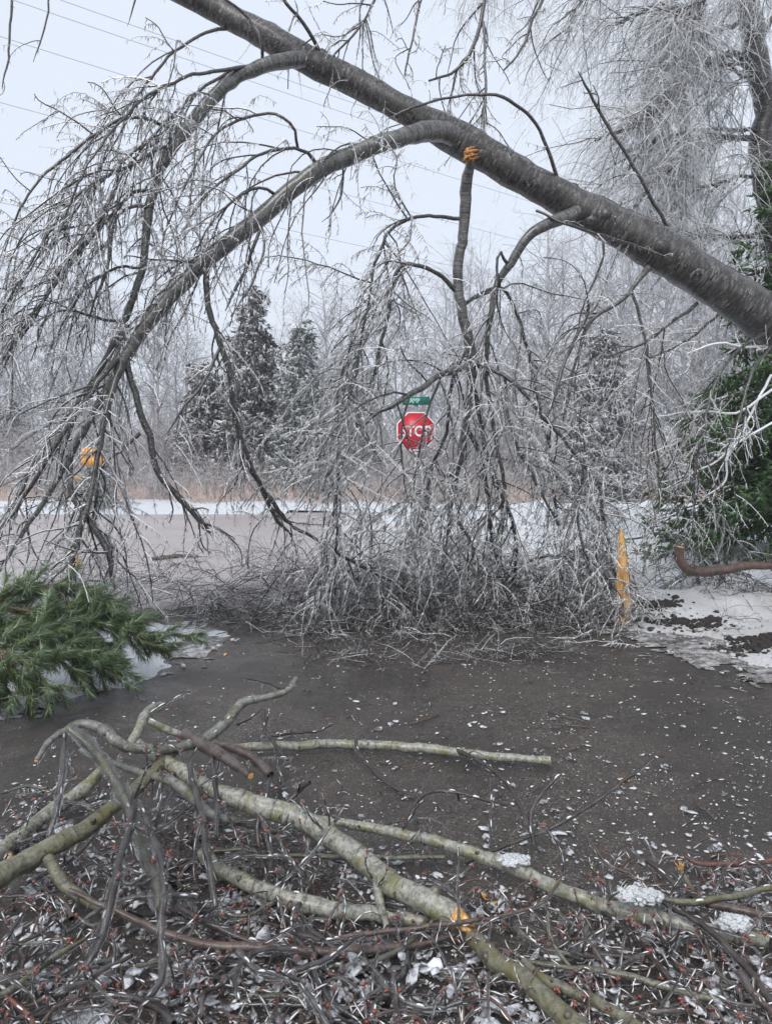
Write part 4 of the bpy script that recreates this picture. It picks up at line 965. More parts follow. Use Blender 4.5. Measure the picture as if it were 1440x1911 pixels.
slab(sst, 'bark', [(xx_(p), y0 + .03, max(-.02, zz_(z))) for z, p in zip((1172, 1140, 1100, 1060, 1020, 1000), (1169, 1168, 1166, 1164, 1161, 1161))], [.062, .058, .052, .045, .028, .004], .015, M_darklimb)

# ------------------------------------------------------------------ right verge: cut red branch and brushwood
def simple_branch(name, label, pts, mat, cat='branch', mode='W', S=8, twigs=None, cut=True, group=None, wob=.004, ds=1):
    P, R = Wp(pts, wob=wob, ds=ds) if mode == 'W' else Gp(pts, wob=wob)
    P[:, 2] = np.maximum(P[:, 2], R * .8)
    t = thing(name, label, cat, (P[0][0], P[0][1], max(0, P[0][2] - R[0])), group)
    one('stem', P, R, mat, t, S, .03)
    return t, P, R
def cut_end(parent, P, R, at=0, mat=M_wood, name='cut_face'):
    parent = part_of(parent, 'stem')
    if at == 0: c, d, r = P[0], nrm(P[0] - P[1]), R[0]
    else: c, d, r = P[-1], nrm(P[-1] - P[-2]), R[-1]
    a = nrm(np.cross(d, [.3, .2, 1])); b = np.cross(d, a); n = 12
    V = [c + d * .006] + [c + d * .002 * rng.uniform(.2, 2) + r * .98 * (math.cos(k * 2 * math.pi / n) * a + math.sin(k * 2 * math.pi / n) * b) for k in range(n)]
    return mesh_obj(name, V, tris=[[0, 1 + k, 1 + (k + 1) % n] for k in range(n)], mat=mat, parent=parent, smooth=False)
t, P, R = simple_branch('cut_branch', 'red brown branch with a clean orange cut end turned up, lying on the right verge', [(1268, 1020, 8.0, 21), (1268, 1043, 8.0, 22), (1285, 1062, 8.0, 22), (1325, 1068, 8.0, 22), (1380, 1058, 8.0, 22), (1440, 1056, 8.0, 18), (1520, 1050, 8.0, 16)], M_cutbark, S=12, ds=.8)
cut_end(t, P, R, 0)
P1, R1 = spawn(P, R, 9, (.08, .35), (40, 80), .8, 6, .3, (.006, .002), (.15, 1), (0, 0, -.2), .3); P2, R2 = spawn(P1, R1, 9, (.04, .14), (40, 80), .8, 4, .3, (.004, .002), (.1, 1)); Acc().tubes(P1, R1, 4).tubes(P2, R2, 3).obj('twigs', M_branch, t, kind='stuff')
vb = thing('brush_pile', 'grey tangled brushwood lying on the snow behind the red brown cut branch', 'brushwood', GZ(1350, 1120, 0))
VB = [[(1210, 1130, 8.2, 24), (1240, 1100, 8.3, 22), (1275, 1075, 8.4, 20), (1330, 1060, 8.6, 16), (1400, 1075, 8.7, 10)],
      [(1165, 1010, 8.4, 4), (1200, 995, 8.5, 6), (1240, 985, 8.6, 8), (1285, 1010, 8.7, 12), (1320, 1045, 8.7, 14), (1350, 1080, 8.7, 14)],
      [(1300, 1055, 8.2, 9), (1305, 1100, 8.1, 10), (1310, 1128, 8.0, 9)],
      [(1200, 1012, 8.8, 9), (1215, 1015, 8.8, 9), (1202, 1040, 8.7, 8), (1200, 1075, 8.6, 6)],
      [(1335, 1000, 9.0, 6), (1345, 960, 9.0, 8), (1350, 1000, 8.9, 9), (1335, 1050, 8.8, 9)],
      [(1250, 1128, 8.1, 6), (1330, 1125, 8.2, 7), (1420, 1120, 8.3, 6), (1500, 1130, 8.3, 5)]]
vp = [Wp(x, wob=.01) for x in VB]
for P, R in vp: P[:, 2] = np.maximum(P[:, 2], .05); one('branch', P, R, M_limb, vb, 7, .05)
crown(vb, vp, 30, 5, (.3, .9), .8, (0, 0, .2), .3, d2=6, L2=(.1, .4), d3=9, ice=8)
heap(vb, 1215, 1520, 1070, 1140, 130, (.4, 1.2), .42, .006, 15)
heap(vb, 1080, 1500, 1120, 1180, 40, (.3, .8), .08, .004, 4)

# broken piece lying on the far road
t, P, R = simple_branch('broken_stick', 'short broken stick lying alone on the cross road, bright end to the left', [(284, 1044, 9.8 * 1.18, 7), (310, 1042, 11.7, 9), (335, 1038, 11.9, 6), (370, 1040, 11.9, 3)], M_brown)
P[:, 2] += 0
# ------------------------------------------------------------------ pine bough
pb = thing('pine_bough', 'broken green pine bough lying on the snowy left verge', 'branch', GZ(60, 1290, .05))
PS = [
 [(60, 1150, 4.95, 6), (120, 1165, 4.9, 5), (180, 1150, 4.95, 4), (235, 1150, 5, 3)],
 [(40, 1190, 4.6, 6), (100, 1205, 4.65, 5), (150, 1215, 4.7, 4)],
 [(-40, 1150, 4.8, 6), (20, 1170, 4.7, 6), (80, 1185, 4.7, 4)],
 [(-120, 1150, 4.9, 20), (-20, 1125, 4.9, 17), (40, 1100, 4.95, 14), (95, 1090, 5.0, 10), (150, 1100, 5.0, 7), (200, 1118, 5.0, 5)],
 [(-20, 1125, 4.9, 12), (40, 1140, 4.85, 9), (110, 1150, 4.85, 8), (180, 1165, 4.9, 7), (250, 1172, 4.95, 5)],
 [(60, 1140, 4.85, 7), (140, 1120, 5.0, 6), (210, 1140, 5.1, 5), (260, 1160, 5.1, 4)],
 [(180, 1165, 4.9, 6), (250, 1180, 5.0, 5), (310, 1185, 5.05, 4), (352, 1188, 5.1, 3)],
 [(230, 1172, 4.95, 4), (270, 1195, 4.9, 4), (310, 1208, 4.9, 3)],
 [(-120, 1190, 4.6, 14), (-30, 1180, 4.6, 12), (50, 1190, 4.6, 8), (130, 1210, 4.6, 6), (200, 1235, 4.7, 4)],
 [(50, 1190, 4.6, 6), (110, 1175, 4.7, 6), (170, 1190, 4.8, 5), (215, 1215, 4.8, 3)],
 [(-60, 1205, 4.5, 10), (0, 1215, 4.4, 8), (50, 1240, 4.3, 6), (85, 1270, 4.25, 5), (98, 1300, 4.2, 4)],
 [(0, 1215, 4.4, 6), (20, 1255, 4.3, 5), (45, 1290, 4.25, 4), (60, 1310, 4.2, 3)],
 [(-60, 1215, 4.4, 6), (-20, 1260, 4.3, 5), (0, 1290, 4.2, 4)],
 [(130, 1210, 4.6, 4), (170, 1230, 4.6, 4), (205, 1250, 4.6, 3), (238, 1245, 4.65, 3)],
 [(60, 1190, 4.6, 5), (90, 1220, 4.5, 4), (130, 1240, 4.5, 3), (160, 1258, 4.5, 3)],
 [(-100, 1170, 4.8, 6), (-20, 1155, 4.8, 6), (40, 1165, 4.75, 5), (90, 1170, 4.75, 4)],
]
pp = [Wp(x, wob=.004, n=18) for x in PS]
def needles(acc, P, R, dens, L, rad, ang=.55, t0=.25):
    if P.ndim == 2: P, R = P[None], R[None]
    M, NP, _ = P.shape; seg = np.linalg.norm(np.diff(P, axis=1), axis=-1).sum(1); cnt = rng.poisson(dens * seg)
    pi = np.repeat(np.arange(M), cnt); K = len(pi); f = (t0 + (1 - t0) * rng.random(K)) * (NP - 1) * .999; i0 = f.astype(int); fr = (f - i0)[:, None]
    A = P[pi, i0] * (1 - fr) + P[pi, i0 + 1] * fr; T = nrm(P[pi, i0 + 1] - P[pi, i0])
    D = nrm(T + rng.standard_normal((K, 3)) * ang + np.array([0, 0, -.32])) * rng.uniform(*L, K)[:, None]
    k = (A + D)[:, 2] > .01
    cones(acc, A[k], D[k], rad * rng.uniform(.6, 1.3, K)[k])
ng, npale = Acc(), Acc()
for P, R in pp:
    P[:, 2] = np.maximum(P[:, 2], .06)
    one('bough_stem', P, R, M_stem, pb, 7, .04)
PP, RR = stack(pp, 18)
Q1, S1 = spawn(PP, RR, 34, (.10, .30), (25, 60), .8, 5, .15, (.004, .002), (.1, 1), (.2, 0, .1), .2)
Acc().tubes(Q1, S1, 3).obj('shoots', M_stem, pb, kind='stuff')
for A_, B_ in ((PP, RR), (Q1, S1)):
    needles(ng, A_, B_, 480, (.06, .12), .0023, .42, .12); needles(npale, A_, B_, 210, (.06, .12), .0026, .42, .3)
ng.obj('needles', M_needle, pb, kind='stuff'); npale.obj('iced_needles', M_needle_pale, pb, kind='stuff')

# ------------------------------------------------------------------ foreground branches
def ice_shell(parent, P, R, extra=.004, name='ice_coating', S=8, runs=None, jit=.14, mat=M_ice):
    a = Acc(); n = len(P)
    off = np.array([0, 0, -.35 * extra])
    a.tubes((P + off)[None], (R + extra * (1 + .5 * np.sin(np.linspace(0, 40, n) + rng.random() * 6)))[None], S, jit)
    return a.obj(name, mat, parent)
def ridges(acc, P, R, frac=.4):
    """short white runs along the wood: highlights on the ice modelled as shapes"""
    if len(P) == 0: return
    if P.ndim == 2: P, R = P[None], R[None]
    M, N, _ = P.shape; i = np.arange(N - 1)
    A, B = P[:, :-1].reshape(-1, 3), P[:, 1:].reshape(-1, 3); r_ = R[:, :-1].reshape(-1)
    k = rng.random(len(A)) < frac; A, B, r_ = A[k], B[k], r_[k]
    if len(A) == 0: return
    T = nrm(B - A); side = np.array([0, -.25, -1.]) + rng.standard_normal((len(A), 3)) * .35
    up = rng.random(len(A)) < .35; side[up, 2] *= -1
    side -= (side * T).sum(1, keepdims=True) * T; side = nrm(side); o_ = side * (r_ + .0010)[:, None]
    q = np.stack([A + o_ * .6, A * .65 + B * .35 + o_, A * .3 + B * .7 + o_, B + o_ * .6], 1)
    rr = np.stack([np.full(len(A), .0004), np.full(len(A), 1.), np.full(len(A), .8), np.full(len(A), .0004)], 1); rr[:, 1:3] *= (.0015 + .15 * np.minimum(r_, .012))[:, None] * rng.uniform(.7, 1.7, (len(A), 1))
    acc.tubes(q, rr, 4, .1)
all_fg = []
budsC = []
def fg(name, label, pts, mat, others=(), twig=3.5, tl=(.08, .3), ice=.0, cut0=None, cut1=None, S=10, buds=True, droop=1.0, icl=10, mode='G', knots=True):
    P, R = (Gp if mode == 'G' else Wp)(pts); P[:, 2] = np.maximum(P[:, 2], R * .9)
    t = thing(name, label, 'branch', (P[0][0], P[0][1], max(0, P[0][2] - R[0])))
    R = R * (1 + .045 * fbm(np.arange(len(R)) * 1.0, np.full(len(R), len(label) * 1.7), .35, 8)); P = P + np.stack([vnoise(np.arange(len(R)) * 1., np.full(len(R), k * 9.3 + len(label)), .3, 12 + k) for k in range(3)], 1) * R[:, None] * .12; P[:, 2] = np.maximum(P[:, 2], R * .9)
    # swellings where side shoots left
    if knots:
        for _ in range(max(1, int(len(P) / 12))):
            i = rng.integers(1, len(P) - 1); R[i] *= 1.13
    one('stem', P, R, mat, t, max(S, 12) if R.max() > .02 else S, .028)
    if R.max() > .016:
        kb = Acc()
        for _ in range(int(3 + len(P) / 9)):
            i = int(rng.integers(2, len(P) - 3)); d = nrm(rng.standard_normal(3) + [0, -.4, .5]); T_ = nrm(P[i + 1] - P[i]); d = nrm(d - (d @ T_) * T_ * .6); l_ = R[i] * rng.uniform(1.05, 1.7)
            q = np.array([P[i] + d * l_ * f for f in (.2, .75, .92, 1.0)]) ; q[:, 2] = np.maximum(q[:, 2], .004); kb.tubes(q[None], (R[i] * rng.uniform(.18, .42) * np.array([1.7, 1.15, .95, .15]))[None], 7, .08)
        kb.obj('knots', M_brown if mat is M_brown else M_knot, t, kind='stuff')
    paths = [(P, R)]
    for o_ in others:
        p, r = (Gp if mode == 'G' else Wp)(o_); p[:, 2] = np.maximum(p[:, 2], r * .9); one('side_branch', p, r, mat if r[0] > .012 else M_dark, t, 8, .04); paths.append((p, r))
    if cut0: cut_end(t, P, R, 0)
    if cut1: cut_end(t, P, R, 1)
    PP, RR = stack(paths, 16)
    if pts[0][0] < 620 and pts[-1][1] > 1430: twig = twig * 1.9 + 2; tl = (tl[0], tl[1] * 1.15)
    P1, R1 = spawn(PP, RR, twig, tl, (35, 80), droop, 7, .26, (.0040, .0017), (.05, 1), (0, -.1, .35), .35)
    P2, R2 = spawn(P1, R1, 7, (.03, .12), (35, 75), .8, 4, .25, (.0024, .0013), (.1, 1), (0, 0, .2), .2)
    if len(P1): Acc().tubes(P1, R1, 5, .06).tubes(P2, R2, 4, .06).obj('twigs', M_dark, t, kind='stuff')
    ic = Acc()
    if len(P1): ic.tubes(P1 + np.array([0, 0, -.0015]), R1 + .0018, 6, .12)
    if len(P2): ic.tubes(P2 + np.array([0, 0, -.001]), R2 + .0024, 5, .12)
    for p, r in paths:
        if r.mean() < .013: ic.tubes((p + np.array([0, 0, -.002]))[None], (r + .0016)[None], 7, .10)
    icicles(ic, PP, RR + 0, icl, (.015, .06), (0, 0, -1), .15, .0042)
    if len(P1): icicles(ic, P1, R1, icl * 1.2, (.012, .04), (0, 0, -1), .15, .0035)
    if ice: ic.tubes((P + np.array([0, 0, .2 * ice]))[None], (R + ice * rng.uniform(.4, 1.5, len(R)))[None], 10, .10)
    # ice blobs and buds at the twig ends
    ends = [x[:, -1] for x in (P1, P2) if len(x)]
    if ends and buds:
        E = np.concatenate(ends); E = E[rng.random(len(E)) < .62]
        bd = Acc(); reps = np.repeat(E, 3, 0) + rng.standard_normal((len(E) * 3, 3)) * .0035
        blobs(bd, reps, np.repeat(rng.uniform(.0028, .0052, (len(E), 1)) * 1.15, 3, 0) * np.array([1.5, .7, 1.1]), .2); bd.obj('buds', M_bud, t, kind='stuff')
        G_ = E[rng.random(len(E)) < .6]; blobs(ic, G_, rng.uniform(.007, .014, (len(G_), 1)) * np.array([1, 1, 1.15]), .08, True)
    rd = Acc(); ridges(rd, P1, R1, .5); ridges(rd, P2, R2, .4); icicles(rd, PP, RR, icl * .5, (.02, .07), (0, 0, -1), .12, .0038); icicles(rd, P1, R1, icl * .8, (.012, .04), (0, 0, -1), .12, .003)
    for p, r in paths: ridges(rd, p, r, (.3 if r.mean() < .014 else .05))
    rd.obj('ice_highlights', M_icemid, t, kind='stuff')  # modelled white highlight lines, together with the paler icicles
    ic.obj('ice_coating', M_ice, t, kind='stuff')
    all_fg.append((t, P, R)); return t, P, R

def jag_end(parent, P, R, L, mat=M_wood, name='torn_face', n=18):
    parent = part_of(parent, 'stem'); d = nrm(P[-1] - P[-3]); c = P[-1]; r0 = R[-1]
    a = nrm(np.cross(d, [.2, .1, 1])); b = np.cross(d, a); V = []
    th = np.arange(n) * 2 * math.pi / n; ln = L * (.35 + .9 * rng.random(n) ** 1.3) * (1 + .5 * np.cos(th - 1.0))
    for k, (f, q) in enumerate(((-.25, 1.0), (.25, .97), (.65, .86), (1.0, .72), (.45, .45), (.15, .2))):
        for i in range(n):
            l_ = (f * ln[i] if k < 4 else f * L * rng.uniform(.3, 1.6)) if k else -.004; w_ = r0 * q * rng.uniform(.9, 1.06)
            V.append(c + d * l_ + w_ * (math.cos(th[i]) * a + math.sin(th[i]) * b) + rng.standard_normal(3) * r0 * .02)
    V.append(c + d * L * .2); Q = [[k * n + i, k * n + (i + 1) % n, (k + 1) * n + (i + 1) % n, (k + 1) * n + i] for k in range(5) for i in range(n)]
    return mesh_obj(name, V, quads=Q, tris=[[5 * n + i, 5 * n + (i + 1) % n, 6 * n] for i in range(n)], mat=mat, parent=parent, smooth=False)
t, P, R = fg('birch_limb', 'thickest pale birch limb, snapped, with a bright orange splintered end near the bottom centre',
   [(250, 1385, .33, 30), (330, 1435, .28, 40), (410, 1482, .24, 46), (490, 1512, .21, 54), (560, 1535, .18, 56), (640, 1582, .15, 57), (720, 1640, .12, 59), (790, 1682, .10, 62), (845, 1708, .08, 58)], M_birch,
   [[(520, 1515, .2, 14), (555, 1480, .25, 12), (578, 1460, .3, 10)], [(700, 1630, .12, 26), (708, 1680, .08, 26), (722, 1730, .04, 20)]], S=16, twig=2.2)
jag_end(t, P, R, .075)
torn(part_of(t, 'stem'), 'splintered_end', P[-1] + np.array([.0, 0, -.01]), 4, .05, .03, (.8, -.45, -.2))
fg('birch_limb', 'long pale mossy limb running from the centre to the right edge',
   [(585, 1528, .12, 22), (700, 1548, .10, 28), (780, 1563, .10, 30), (870, 1590, .09, 34), (940, 1612, .08, 40), (1010, 1640, .08, 40), (1080, 1670, .07, 40), (1150, 1697, .06, 42), (1250, 1718, .06, 40), (1340, 1737, .06, 38), (1470, 1765, .05, 36)], M_birch,
   [[(1110, 1685, .06, 10), (1170, 1735, .05, 14), (1215, 1790, .05, 20), (1270, 1850, .04, 18)]], S=14, twig=1.5)
fg('fallen_branch', 'straight pale mossy branch lying level behind the others on clear asphalt, knobby right end',
   [(400, 1400, .08, 20), (470, 1396, .06, 23), (560, 1391, .05, 26), (700, 1391, .05, 27), (850, 1402, .05, 27), (940, 1414, .05, 24), (1000, 1418, .05, 24), (1026, 1420, .05, 28)], M_birch,
   [[(665, 1375, .12, 10), (668, 1400, .08, 10), (700, 1440, .05, 12), (735, 1472, .03, 10), (775, 1488, .02, 7)], [(855, 1402, .06, 12), (905, 1430, .12, 12), (945, 1465, .14, 12), (970, 1510, .1, 10), (985, 1550, .05, 8)]], S=12, twig=.6, cut1=True, icl=3, tl=(.05, .18))
fg('fallen_branch', 'pale grey branch lying low beneath the thickest limb, towards the left',
   [(380, 1590, .07, 38), (430, 1630, .06, 40), (490, 1662, .06, 42), (560, 1688, .05, 48), (640, 1700, .05, 44), (720, 1710, .04, 38), (810, 1722, .04, 30)], M_birch, S=12, twig=2.5)
fg('fallen_branch', 'thick olive brown branch running off the bottom edge below the orange end',
   [(882, 1752, .05, 44), (935, 1802, .05, 52), (1000, 1860, .05, 54), (1080, 1925, .05, 58), (1140, 1970, .05, 58)], M_moss, S=14, twig=1.5)
fg('fallen_branch', 'brown mossy limb slanting up from the left edge with a fork below',
   [(-60, 1680, .12, 60), (0, 1640, .13, 58), (80, 1595, .15, 54), (160, 1555, .18, 46), (230, 1500, .22, 38), (290, 1440, .28, 30), (330, 1400, .32, 22)], M_moss,
   [[(90, 1600, .15, 32), (120, 1650, .1, 36), (160, 1680, .07, 30), (215, 1710, .04, 22)]], S=14, twig=2.2)
fg('fallen_branch', 'smooth whitish limb lying under the brown mossy limb at the left edge',
   [(-60, 1650, .04, 44), (0, 1590, .05, 44), (60, 1545, .05, 42), (110, 1508, .07, 40), (160, 1470, .12, 34), (210, 1420, .2, 24)], M_birch, S=12, twig=1.5)
fg('drooping_branch', 'bent branch in a thick sleeve of clear ice drooping through the left pile',
   [(130, 1362, .48, 13), (170, 1392, .43, 17), (210, 1450, .36, 20), (240, 1510, .29, 22), (265, 1570, .23, 24), (290, 1640, .17, 24), (300, 1700, .12, 22)], M_moss, ice=.016, S=12, twig=4, icl=30)
fg('arched_branch', 'pale arched branch with broken tip at the top of the left pile',
   [(68, 1422, .40, 14), (90, 1385, .44, 16), (140, 1352, .47, 22), (180, 1358, .46, 28), (210, 1382, .42, 32), (250, 1394, .38, 28), (310, 1396, .35, 24), (375, 1384, .34, 28), (420, 1345, .39, 30), (455, 1312, .43, 24), (500, 1300, .45, 18), (535, 1287, .47, 16), (552, 1266, .5, 15)], M_birch,
   [[(240, 1392, .38, 24), (262, 1358, .42, 28), (275, 1330, .43, 30), (300, 1318, .4, 26)], [(275, 1345, .43, 20), (310, 1362, .38, 22), (345, 1375, .34, 18)], [(530, 1288, .47, 8), (500, 1275, .47, 9), (455, 1264, .47, 7)]], S=12, twig=3, ice=.003, cut0=True, cut1=True, icl=25)
fg('broken_stub', 'stub with a cut orange face pointing at the viewer from the pile top',
   [(345, 1372, .35, 26), (390, 1395, .34, 30), (430, 1422, .33, 28), (468, 1448, .32, 20)], M_brown, S=12, twig=3, cut1=True, ice=.004)
fg('broken_stub', 'brown forked stub right of the one with the orange face',
   [(380, 1380, .33, 18), (440, 1395, .33, 22), (480, 1415, .32, 24), (506, 1448, .30, 20)], M_brown, [[(505, 1445, .3, 12), (492, 1500, .24, 12), (482, 1545, .18, 12), (490, 1610, .1, 13), (515, 1670, .06, 14), (540, 1725, .03, 10)]], S=10, twig=4, ice=.004, icl=30)
fg('fallen_branch', 'long purple brown branch lying level across the bottom left',
   [(130, 1660, .16, 12), (220, 1700, .12, 16), (320, 1745, .07, 22), (390, 1765, .05, 26), (480, 1771, .05, 27), (570, 1776, .05, 26), (680, 1774, .05, 24), (780, 1766, .04, 18), (850, 1745, .04, 12)], M_brown,
   [[(330, 1690, .1, 16), (400, 1730, .07, 20), (450, 1752, .05, 20), (520, 1762, .05, 14)]], S=12, twig=3)
fg('fallen_branch', 'thin brown branch crossing just below the orange splintered end',
   [(570, 1762, .05, 10), (650, 1744, .06, 14), (740, 1738, .07, 15), (840, 1728, .08, 14), (930, 1708, .09, 10), (1000, 1690, .1, 8), (1030, 1665, .12, 8), (1052, 1622, .15, 5)], M_brown, S=8, twig=5, icl=20)
fg('fallen_twig', 'long slender twig rising to the right over bare asphalt with ice along its lower side',
   [(868, 1612, .04, 8), (930, 1583, .06, 12), (1000, 1555, .09, 12), (1060, 1525, .14, 13), (1130, 1480, .2, 12), (1180, 1445, .26, 10), (1218, 1414, .3, 4)], M_dark,
   [[(995, 1575, .06, 13), (990, 1540, .12, 13), (994, 1510, .17, 13), (1015, 1475, .22, 12), (1046, 1446, .27, 6)]], S=8, twig=1.5, icl=12, tl=(.05, .16))
fg('fallen_twig', 'dark curved twig arching over the long mossy limb at centre',
   [(750, 1545, .05, 9), (772, 1505, .09, 10), (805, 1480, .12, 11), (860, 1484, .12, 10), (915, 1498, .1, 9), (948, 1504, .08, 8)], M_dark, [[(772, 1490, .1, 5), (790, 1460, .14, 5), (800, 1440, .16, 3)]], S=8, twig=2, tl=(.05, .15))
fg('upright_twig', 'thin upright twig wrapped in ice standing by the long mossy limb',
   [(914, 1585, .04, 6), (913, 1545, .1, 7), (916, 1500, .16, 7), (917, 1452, .22, 4)], M_dark, S=6, twig=3, tl=(.03, .08), icl=20)
fg('fallen_twig', 'dark forked twig sticking up behind the pile above the level pale branch',
   [(440, 1352, .1, 10), (470, 1340, .14, 8), (487, 1325, .16, 8), (492, 1350, .14, 10), (500, 1372, .12, 10), (545, 1368, .12, 9), (590, 1365, .11, 7), (618, 1354, .12, 4)], M_dark, [[(500, 1372, .12, 10), (520, 1400, .09, 8), (535, 1420, .06, 5)]], S=8, twig=2, tl=(.05, .15), icl=8)
fg('fallen_twig', 'green tinged twig with a yellow cut end under the thickest limb',
   [(400, 1590, .05, 12), (450, 1585, .06, 12), (530, 1594, .05, 11), (640, 1602, .05, 16), (740, 1600, .05, 14), (830, 1600, .05, 12)], M_moss, S=8, twig=2, cut0=True)
fg('fallen_twig', 'reddish brown stick with bare ends at the right edge of the far pile',
   [(1278, 1598, .1, 8), (1300, 1612, .08, 12), (1360, 1612, .08, 15), (1420, 1610, .07, 15), (1480, 1600, .06, 13)], M_red, S=8, twig=2.5)
fg('fallen_twig', 'dark stick slanting down into the right pile beside the yellow cut stub',
   [(1196, 1598, .1, 10), (1230, 1620, .09, 13), (1262, 1655, .07, 12), (1278, 1680, .05, 10)], M_dark, S=8, twig=3)
t, P, R = fg('broken_stub', 'short stub with a bright yellow cut face standing in the right pile',
   [(1270, 1625, .1, 14), (1280, 1642, .08, 15), (1292, 1662, .05, 13)], M_moss, S=10, twig=1, cut0=True)
torn(t, 'torn_end', P[0], 5, .03, .012, (-.3, 0, 1))
fg('fallen_branch', 'olive green branch running to the right edge in the right pile',
   [(1180, 1668, .05, 12), (1260, 1682, .06, 18), (1320, 1680, .07, 19), (1390, 1668, .07, 18), (1480, 1650, .07, 18)], M_moss, S=10, twig=3)
fg('fallen_branch', 'brown grey branch just below the olive one at the right edge',
   [(1300, 1684, .05, 12), (1350, 1692, .06, 20), (1410, 1705, .06, 22), (1490, 1720, .05, 20)], M_brown, S=10, twig=3)
fg('fallen_branch', 'dark wet branch curving down off the right edge near the bottom',
   [(1230, 1680, .1, 10), (1290, 1715, .1, 15), (1340, 1750, .1, 18), (1385, 1800, .08, 20), (1420, 1850, .06, 22), (1460, 1910, .05, 22)], M_dark, S=10, twig=3.5)
fg('fallen_branch', 'green brown branch at the bottom right running off the bottom edge',
   [(975, 1798, .05, 30), (1010, 1828, .05, 32), (1070, 1850, .05, 34), (1130, 1880, .05, 36), (1190, 1920, .05, 36), (1240, 1960, .05, 36)], M_moss, S=12, twig=3)
fg('fallen_branch', 'thin grey branch lying level in ice at the lower right',
   [(985, 1795, .04, 14), (1060, 1808, .04, 18), (1130, 1815, .04, 18), (1200, 1830, .04, 20), (1270, 1852, .04, 22), (1350, 1870, .04, 16)], M_moss, S=10, twig=4)
fg('drooping_branch', 'dark branch hanging down through the left pile to the bottom edge',
   [(262, 1500, .34, 10), (285, 1570, .3, 14), (303, 1640, .26, 16), (300, 1710, .2, 18), (303, 1780, .13, 15), (300, 1830, .08, 14), (272, 1868, .03, 12)], M_dark, S=10, twig=3.5, ice=.004, icl=25)
fg('drooping_branch', 'iced dark branch with red buds slanting to the lower left of the pile',
   [(250, 1480, .32, 10), (240, 1560, .3, 14), (215, 1640, .26, 18), (200, 1710, .2, 20), (180, 1770, .14, 18), (140, 1835, .08, 12)], M_dark, S=10, twig=4.5, ice=.006, icl=25)
fg('upright_twig', 'thin dark twig hanging straight in a clear ice sleeve left in the pile',
   [(122, 1372, .46, 7), (121, 1430, .4, 9), (112, 1500, .32, 10), (92, 1560, .24, 8)], M_dark, S=7, twig=3, tl=(.05, .15), ice=.006, icl=30)
fg('upright_twig', 'thin dark twig hanging in the middle of the pile below the cut stubs',
   [(396, 1400, .33, 8), (398, 1440, .3, 9), (404, 1500, .24, 9), (402, 1560, .16, 7)], M_dark, S=7, twig=3, tl=(.05, .15), ice=.004, icl=30)
fg('drooping_branch', 'slim brown branch hanging beside the middle of the pile',
   [(352, 1430, .32, 12), (368, 1490, .28, 14), (382, 1570, .22, 13), (395, 1650, .14, 12), (404, 1735, .05, 10)], M_dark, S=8, twig=4, ice=.004, icl=30)
fg('fallen_branch', 'green tinged stick slanting up from the bottom left corner',
   [(-30, 1875, .05, 26), (20, 1848, .06, 22), (70, 1805, .07, 20), (120, 1775, .08, 16), (160, 1752, .08, 8)], M_moss, S=10, twig=3)
fg('fallen_twig', 'tan stick lying across the very bottom left corner',
   [(-30, 1838, .06, 12), (20, 1868, .06, 15), (60, 1910, .05, 16), (80, 1950, .05, 14)], M_red, S=8, twig=2)
fg('fallen_twig', 'dark twig arching at the left edge below the mossy limb',
   [(-30, 1800, .05, 9), (20, 1770, .07, 10), (70, 1745, .08, 9), (110, 1715, .09, 6)], M_dark, S=8, twig=3)
fg('fallen_branch', 'whitish iced branch in the middle of the left pile crossing behind the drooping ones',
   [(150, 1400, .3, 12), (260, 1440, .28, 20), (340, 1470, .25, 30), (400, 1520, .2, 28), (450, 1530, .16, 26), (480, 1540, .14, 20)], M_birch, S=12, twig=4, ice=.003)
fg('fallen_twig', 'twig with reddish buds curling beyond the long mossy limb at the right',
   [(1080, 1530, .1, 5), (1100, 1570, .08, 7), (1130, 1610, .06, 8), (1170, 1628, .04, 7), (1190, 1640, .03, 5)], M_brown, S=8, twig=4, tl=(.04, .12), icl=20)
fg('fallen_twig', 'straight twig rising from the lower centre beside the ice covered asphalt',
   [(1020, 1700, .1, 5), (1022, 1735, .08, 8), (1035, 1770, .05, 9), (1060, 1800, .04, 10), (1095, 1850, .03, 9)], M_moss, S=8, twig=3)
for i, (nm, pts) in enumerate([
   ('small dark twig lying alone on asphalt in the right middle', [(1295, 1497, .02, 5), (1315, 1515, .02, 6), (1335, 1530, .01, 3)]),
   ('short brown twig lying alone on asphalt right of centre', [(1040, 1355, .015, 4), (1070, 1353, .02, 5), (1098, 1358, .01, 3)]),
   ('fine pale twig on asphalt above the short brown one', [(1025, 1330, .015, 3), (1060, 1340, .02, 4), (1095, 1350, .01, 3)]),
   ('tiny curved twig on asphalt below the tangle at centre right', [(1060, 1400, .01, 3), (1080, 1390, .02, 4), (1095, 1388, .01, 2)]),
   ('short pinkish twig on the asphalt left of the tiny ones', [(765, 1350, .01, 4), (790, 1342, .02, 5), (818, 1332, .01, 3)])]):
    t, P, R = simple_branch('small_twig', nm, pts, M_brown, mode='G', S=5)

